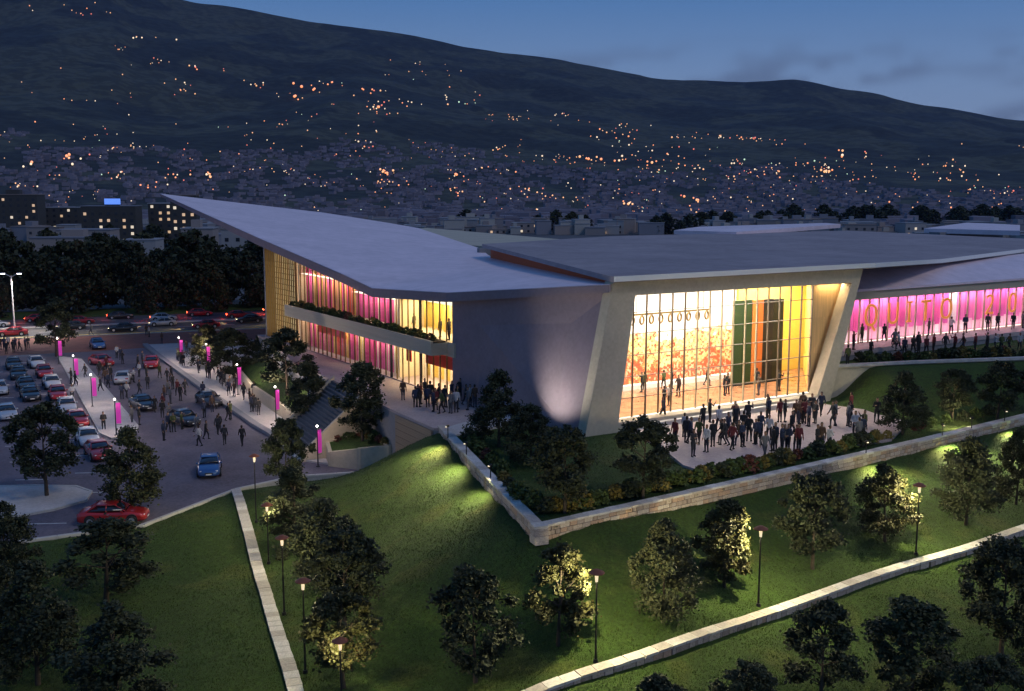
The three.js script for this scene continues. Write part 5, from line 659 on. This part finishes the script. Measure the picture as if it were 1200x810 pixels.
function dress(pose, look) {
  const key = pose * 10 + look; if (dressed.has(key)) return dressed.get(key);
  const { g, kind } = bodies[pose], [, top, leg, hair] = LOOKS[look], c = new Float32Array(kind.length * 3), skin = [.30, .17, .11];
  kind.forEach((k, i) => c.set(k === 'skin' ? skin : k === 'hair' ? hair : k === 'top' ? top : k === 'leg' ? leg : [.012, .011, .011], i * 3));
  const q = new THREE.BufferGeometry(); q.setAttribute('position', g.attributes.position); q.setAttribute('color', new THREE.BufferAttribute(c, 3));
  const r = mergeVertices(q, 1e-4); r.computeVertexNormals(); dressed.set(key, r); return r;
}
const RP = rng(71);
function person(x, y, z, where, tall = 1, face, still) {
  const look = Math.floor(Math.pow(RP(), 1.7) * 8), pose = still ? [0, 3, 4][Math.floor(RP() * 3)] : Math.floor(RP() * 6), o = mesh('person', dress(pose, look), bodyMat);
  o.position.set(x, y, z); o.rotation.y = face ?? RP() * 6.283; o.scale.setScalar((.93 + .12 * RP()) * tall); tag(o, `person in ${LOOKS[look][0]} ${where}`, 'person', `people in ${LOOKS[look][0]} ${where}`);
}
for (const [x, z] of PLAZA) person(x, 5.22, z, 'on the plaza before the portal', 1.06);
for (const [x, z] of FORE) person(x, 5.2, z, 'on the terrace at the left glass front', 1.04);
for (const [x, z] of TERR_HI) person(x, 8.6, z, 'on the walk along the pink glazing', 1);
for (const [x, z] of TERR_LO) person(x, 7.8, z, 'in the garden terrace bed', 1);
for (const [x, z] of LOTP) person(x, .02, z, 'walking about the car park', 1.04);
for (const [x, z] of WALKP) person(x, .15, z, 'on the promenade by the banners', 1.04);
for (const [a, b] of [[1.5, 3], [3.4, 6.8], [4.1, 7.1], [6.2, 2.2], [7.0, 2.5], [8.8, 8.2], [10.2, 5.1], [11.4, 8.4], [12.0, 8.1], [13.7, 3.4], [14.4, 3.7], [15.6, 7.6], [16.3, 2.0], [18.2, 4.2], [9.4, 8.6], [5.2, 8.5], [2.4, 8.4], [19.0, 2.4]]) { const q = wpos(a, 5.6, b); person(q[0], q[1], q[2], 'inside the lit hall', 1); }
for (const [a, b] of [[-4.6, 17.6], [-4.5, 19.4], [-4.6, 24.2]]) { const q = wpos(a, 9.96, b); person(q[0], q[1], q[2], 'standing behind the upper left windows', 1, 2.6, true); }
// ---------------------------------------------------------------- the town
const wallTones = [[.34, .32, .32], [.28, .27, .29], [.40, .37, .34], [.24, .23, .26], [.32, .26, .24]].map((c) => std(c, .9)), roofTones = [[.30, .29, .31], [.22, .21, .24], [.26, .20, .18], [.36, .35, .37]].map((c) => std(c, .9)), winDark = std([.03, .032, .04], .2), winLit = glow([1, .58, .18], .55), winLit2 = glow([1, .80, .5], .7);
const unit = new THREE.BoxGeometry(1, 1, 1).translate(0, .5, 0);
function house(x, y, z, w, h, d, turn, label, group, R, lit = .12, windows = true, fl = 3, wm) {
  const t = thing('house', label, 'house', [x, y, z], turn, group), m = wm || wallTones[Math.floor(R() * 5)];
  const wl = mesh('wall', unit, m, t); wl.scale.set(w, h, d); const rf = mesh('roof', unit, roofTones[Math.floor(R() * 4)], t); rf.scale.set(w + .4, .35, d + .4); rf.position.y = h; if (R() < .5) { const k = mesh('roof_room', unit, m, t); k.scale.set(w * .3, 2.2, d * .35); k.position.set(w * .2 * (R() - .5), h + .35, 0); }
  if (windows) { const nf = Math.max(1, Math.floor(h / fl)), nw = Math.max(2, Math.floor(w / 3.4)); for (let f = 0; f < nf; f++) for (let i = 0; i < nw; i++) { const q = mesh('window', winGeo, R() < lit ? (R() < .6 ? winLit : winLit2) : winDark, t); q.position.set((i + .5) / nw * w - w / 2, f * fl + 1.0, d / 2 + .01); q.scale.set(1.25, 1.25, .12); } }
  return t;
}
const winGeo = new THREE.BoxGeometry(1, 1, 1).translate(0, .5, 0);
const R7 = rng(81);
// blocks seen over the grove on the left
for (const [x, z, w, h, d, l, lab] of [[-143, -352, 23, 9, 16, 0, 'white flat-roofed block among dark trees'], [-118, -345, 10, 8.5, 12, 0, 'narrow pale block beside the white flat-roofed block'], [-92, -318, 9, 13, 10, 0, 'tall plain pale block beside the grove'], [-88, -372, 22, 11, 14, .05, 'long pale block under the roof point'], [-112, -400, 18, 8, 14, .05, 'low grey block behind the grove'], [-165, -420, 20, 9, 14, .1, 'low grey block at the left of the town']]) house(x, -1.4, z, w, h, d, .1, lab, undefined, R7, l, z > -360 ? false : true);
for (const [x, z, w, h, d, lab] of [[-145, -480, 11, 22, 9, 'slim apartment tower with rows of amber lit windows'], [-185, -500, 24, 17, 14, 'apartment block with yellow lit windows and blue roof sign'], [-255, -560, 22, 22, 14, 'apartment block with many white lit windows'], [-238, -590, 30, 15, 14, 'long apartment block with dim yellow windows'], [-166, -520, 15, 18, 12, 'stepped apartment block with amber windows']]) {
  const t = house(x, -1.4, z, w, h, d, .12, lab, undefined, R7, .3, true, 3, std([.06, .055, .05], .9)); if (/blue/.test(lab)) { const s = mesh('roof_sign', new RoundedBoxGeometry(7, 2.6, .5, 1, .1), glow([.06, .22, 1], .9), t); s.position.set(2, h + 2.2, d / 2 - .4); mesh('sign_frame', box(-1.2, 5.2, h + .3, h + 1, d / 2 - .6, d / 2 - .3), M.darkMetal, t); }
}
{ // rows of low houses: the nearer ones singly, the far slopes as one mass
  const list = [], R = rng(91);
  for (let k = 0; k < 14000; k++) {
    const a = -28 + 56 * R(), r = 560 + 2100 * Math.pow(R(), .8), T = (r - HR0) / (HR1 - HR0), c = cover(a, r); if (a > -14 && a < 26 && r < 600) continue; if (T > .05 && T + (c - .5) * .22 > .255 - (a > 14 ? .07 : 0)) continue; if (r > 700 && fbm(a * .9, r / 160, 3, 0, 5) < .40) continue;
    const x = r * Math.sin(a / 57.2958), z = -r * Math.cos(a / 57.2958); list.push([r, x, Math.max(-1.4, hillY(a, r)) - .6, z, (r < 1100 ? 1.5 : 1) * (5 + 7 * R()), 2.6 + 2.4 * R() * (r < 1100 ? 2.6 : 1), 5 + 6 * R(), (Math.floor(R() * 4)) * 1.571 + (R() - .5) * .5]);
  }
  list.sort((p, q) => p[0] - q[0]);
  list.slice(0, 285).forEach(([r, x, y, z, w, h, d, t]) => house(x, y, z, w, h, d, t, 'small flat-roofed house in the town behind the roofs', 'low houses of the town', R, .1, r < 760));
  const rest = list.slice(285), im = new THREE.InstancedMesh(unit, std([1, 1, 1], .95), rest.length), m4 = new THREE.Matrix4(), q = new THREE.Quaternion(), up = new THREE.Vector3(0, 1, 0);
  rest.forEach(([r, x, y, z, w, h, d, t], i) => { m4.compose(new THREE.Vector3(x, y - 2, z), q.setFromAxisAngle(up, t), new THREE.Vector3(w, h + 2, d)); im.setMatrixAt(i, m4); const b = .15 + .13 * R(); im.setColorAt(i, col(b * 1.06, b * .92, b * 1.1)); });
  im.name = 'town_houses'; tag(im, 'mass of small houses climbing the foot of the mountain', 'houses', undefined, 'stuff'); scene.add(im);
}
{ // lights of the town
  const L = [], R = rng(95); for (let i = 0; i < CITY_LIGHTS.length; i += 3) L.push([CITY_LIGHTS[i], CITY_LIGHTS[i + 1], CITY_LIGHTS[i + 2]]);
  const size = ([, r, k]) => [.36, .52, .85][k] * r / 1000 * 1.05 * (.6 + .8 * hash2(r, k, 8)); const tones = [glow([1, .30, .06], 1.5), glow([1, .46, .14], 1.3), glow([1, .74, .45], 1.3), glow([1, .16, .03], 1.1), glow([.7, 1, .62], 1.0)], g = new THREE.SphereGeometry(1, 8, 6), pg = new THREE.CylinderGeometry(.12, .16, 1, 5).translate(0, -.5, 0), pole = M.darkMetal;
  for (let k = 0; k < 620; k++) { const a = -27 + 54 * R(), r = 800 + 1500 * R(); if (fbm(a * .8 + 3, r / 220, 3, 0, 6) > .44) L.push([a, r, R() < .12 ? 1 : 0]); }
  for (let k = 0; k < 330; k++) { const a = -25 + 48 * R(), r = 2000 + 1500 * Math.pow(R(), 1.4) * (a < 0 ? 1 : .7); if (fbm(a * .35 + 9, r / 420, 3, 0, 16) > .52) L.push([a, r, 0]); }
  L.sort((p, q) => q[2] - p[2] || p[1] - q[1]);
  const put = (l) => { const [a, r] = l, s = size(l), y = Math.max(-1.4, hillY(a, r)); return [r * Math.sin(a / 57.2958), y + 6 + s, -r * Math.cos(a / 57.2958), s]; }, tone = (l) => { const h = hash2(l[0] * 100 | 0, l[1], 3); return l[2] === 2 ? (h < .5 ? 0 : h < .8 ? 1 : 2) : h < .3 ? 0 : h < .62 ? 1 : h < .84 ? 2 : h < .95 ? 3 : 4; };
  L.slice(0, 290).forEach((l) => { const [x, y, z, s] = put(l), t = thing('street_light', 'warm street light glowing in the town on the mountain foot', 'street light', [x, y, z], 0, 'street lights of the town'); const m = mesh('lamp_globe', g, tones[tone(l)], t); m.scale.setScalar(s); const p = mesh('pole', pg, pole, t); p.scale.set(1, 8 + s, 1); });
  tones.forEach((m, k) => { const rest = L.slice(290).filter((l) => tone(l) === k); if (!rest.length) return; const im = new THREE.InstancedMesh(g, m, rest.length), m4 = new THREE.Matrix4(); rest.forEach((l, i) => { const [x, y, z, s] = put(l); m4.makeScale(s, s, s).setPosition(x, y, z); im.setMatrixAt(i, m4); }); im.name = numbered('distant_lights'); tag(im, ['deep amber', 'amber', 'pale yellow', 'red-orange', 'greenish white'][k] + ' specks of far street lights on the slopes', 'lights', undefined, 'stuff'); scene.add(im); });
}
scene.fog = new THREE.FogExp2(0x7c93c4, .000028);
scene.traverse((o) => { if (o.isMesh) o.castShadow = o.receiveShadow = true; });
renderer.render(scene, camera);
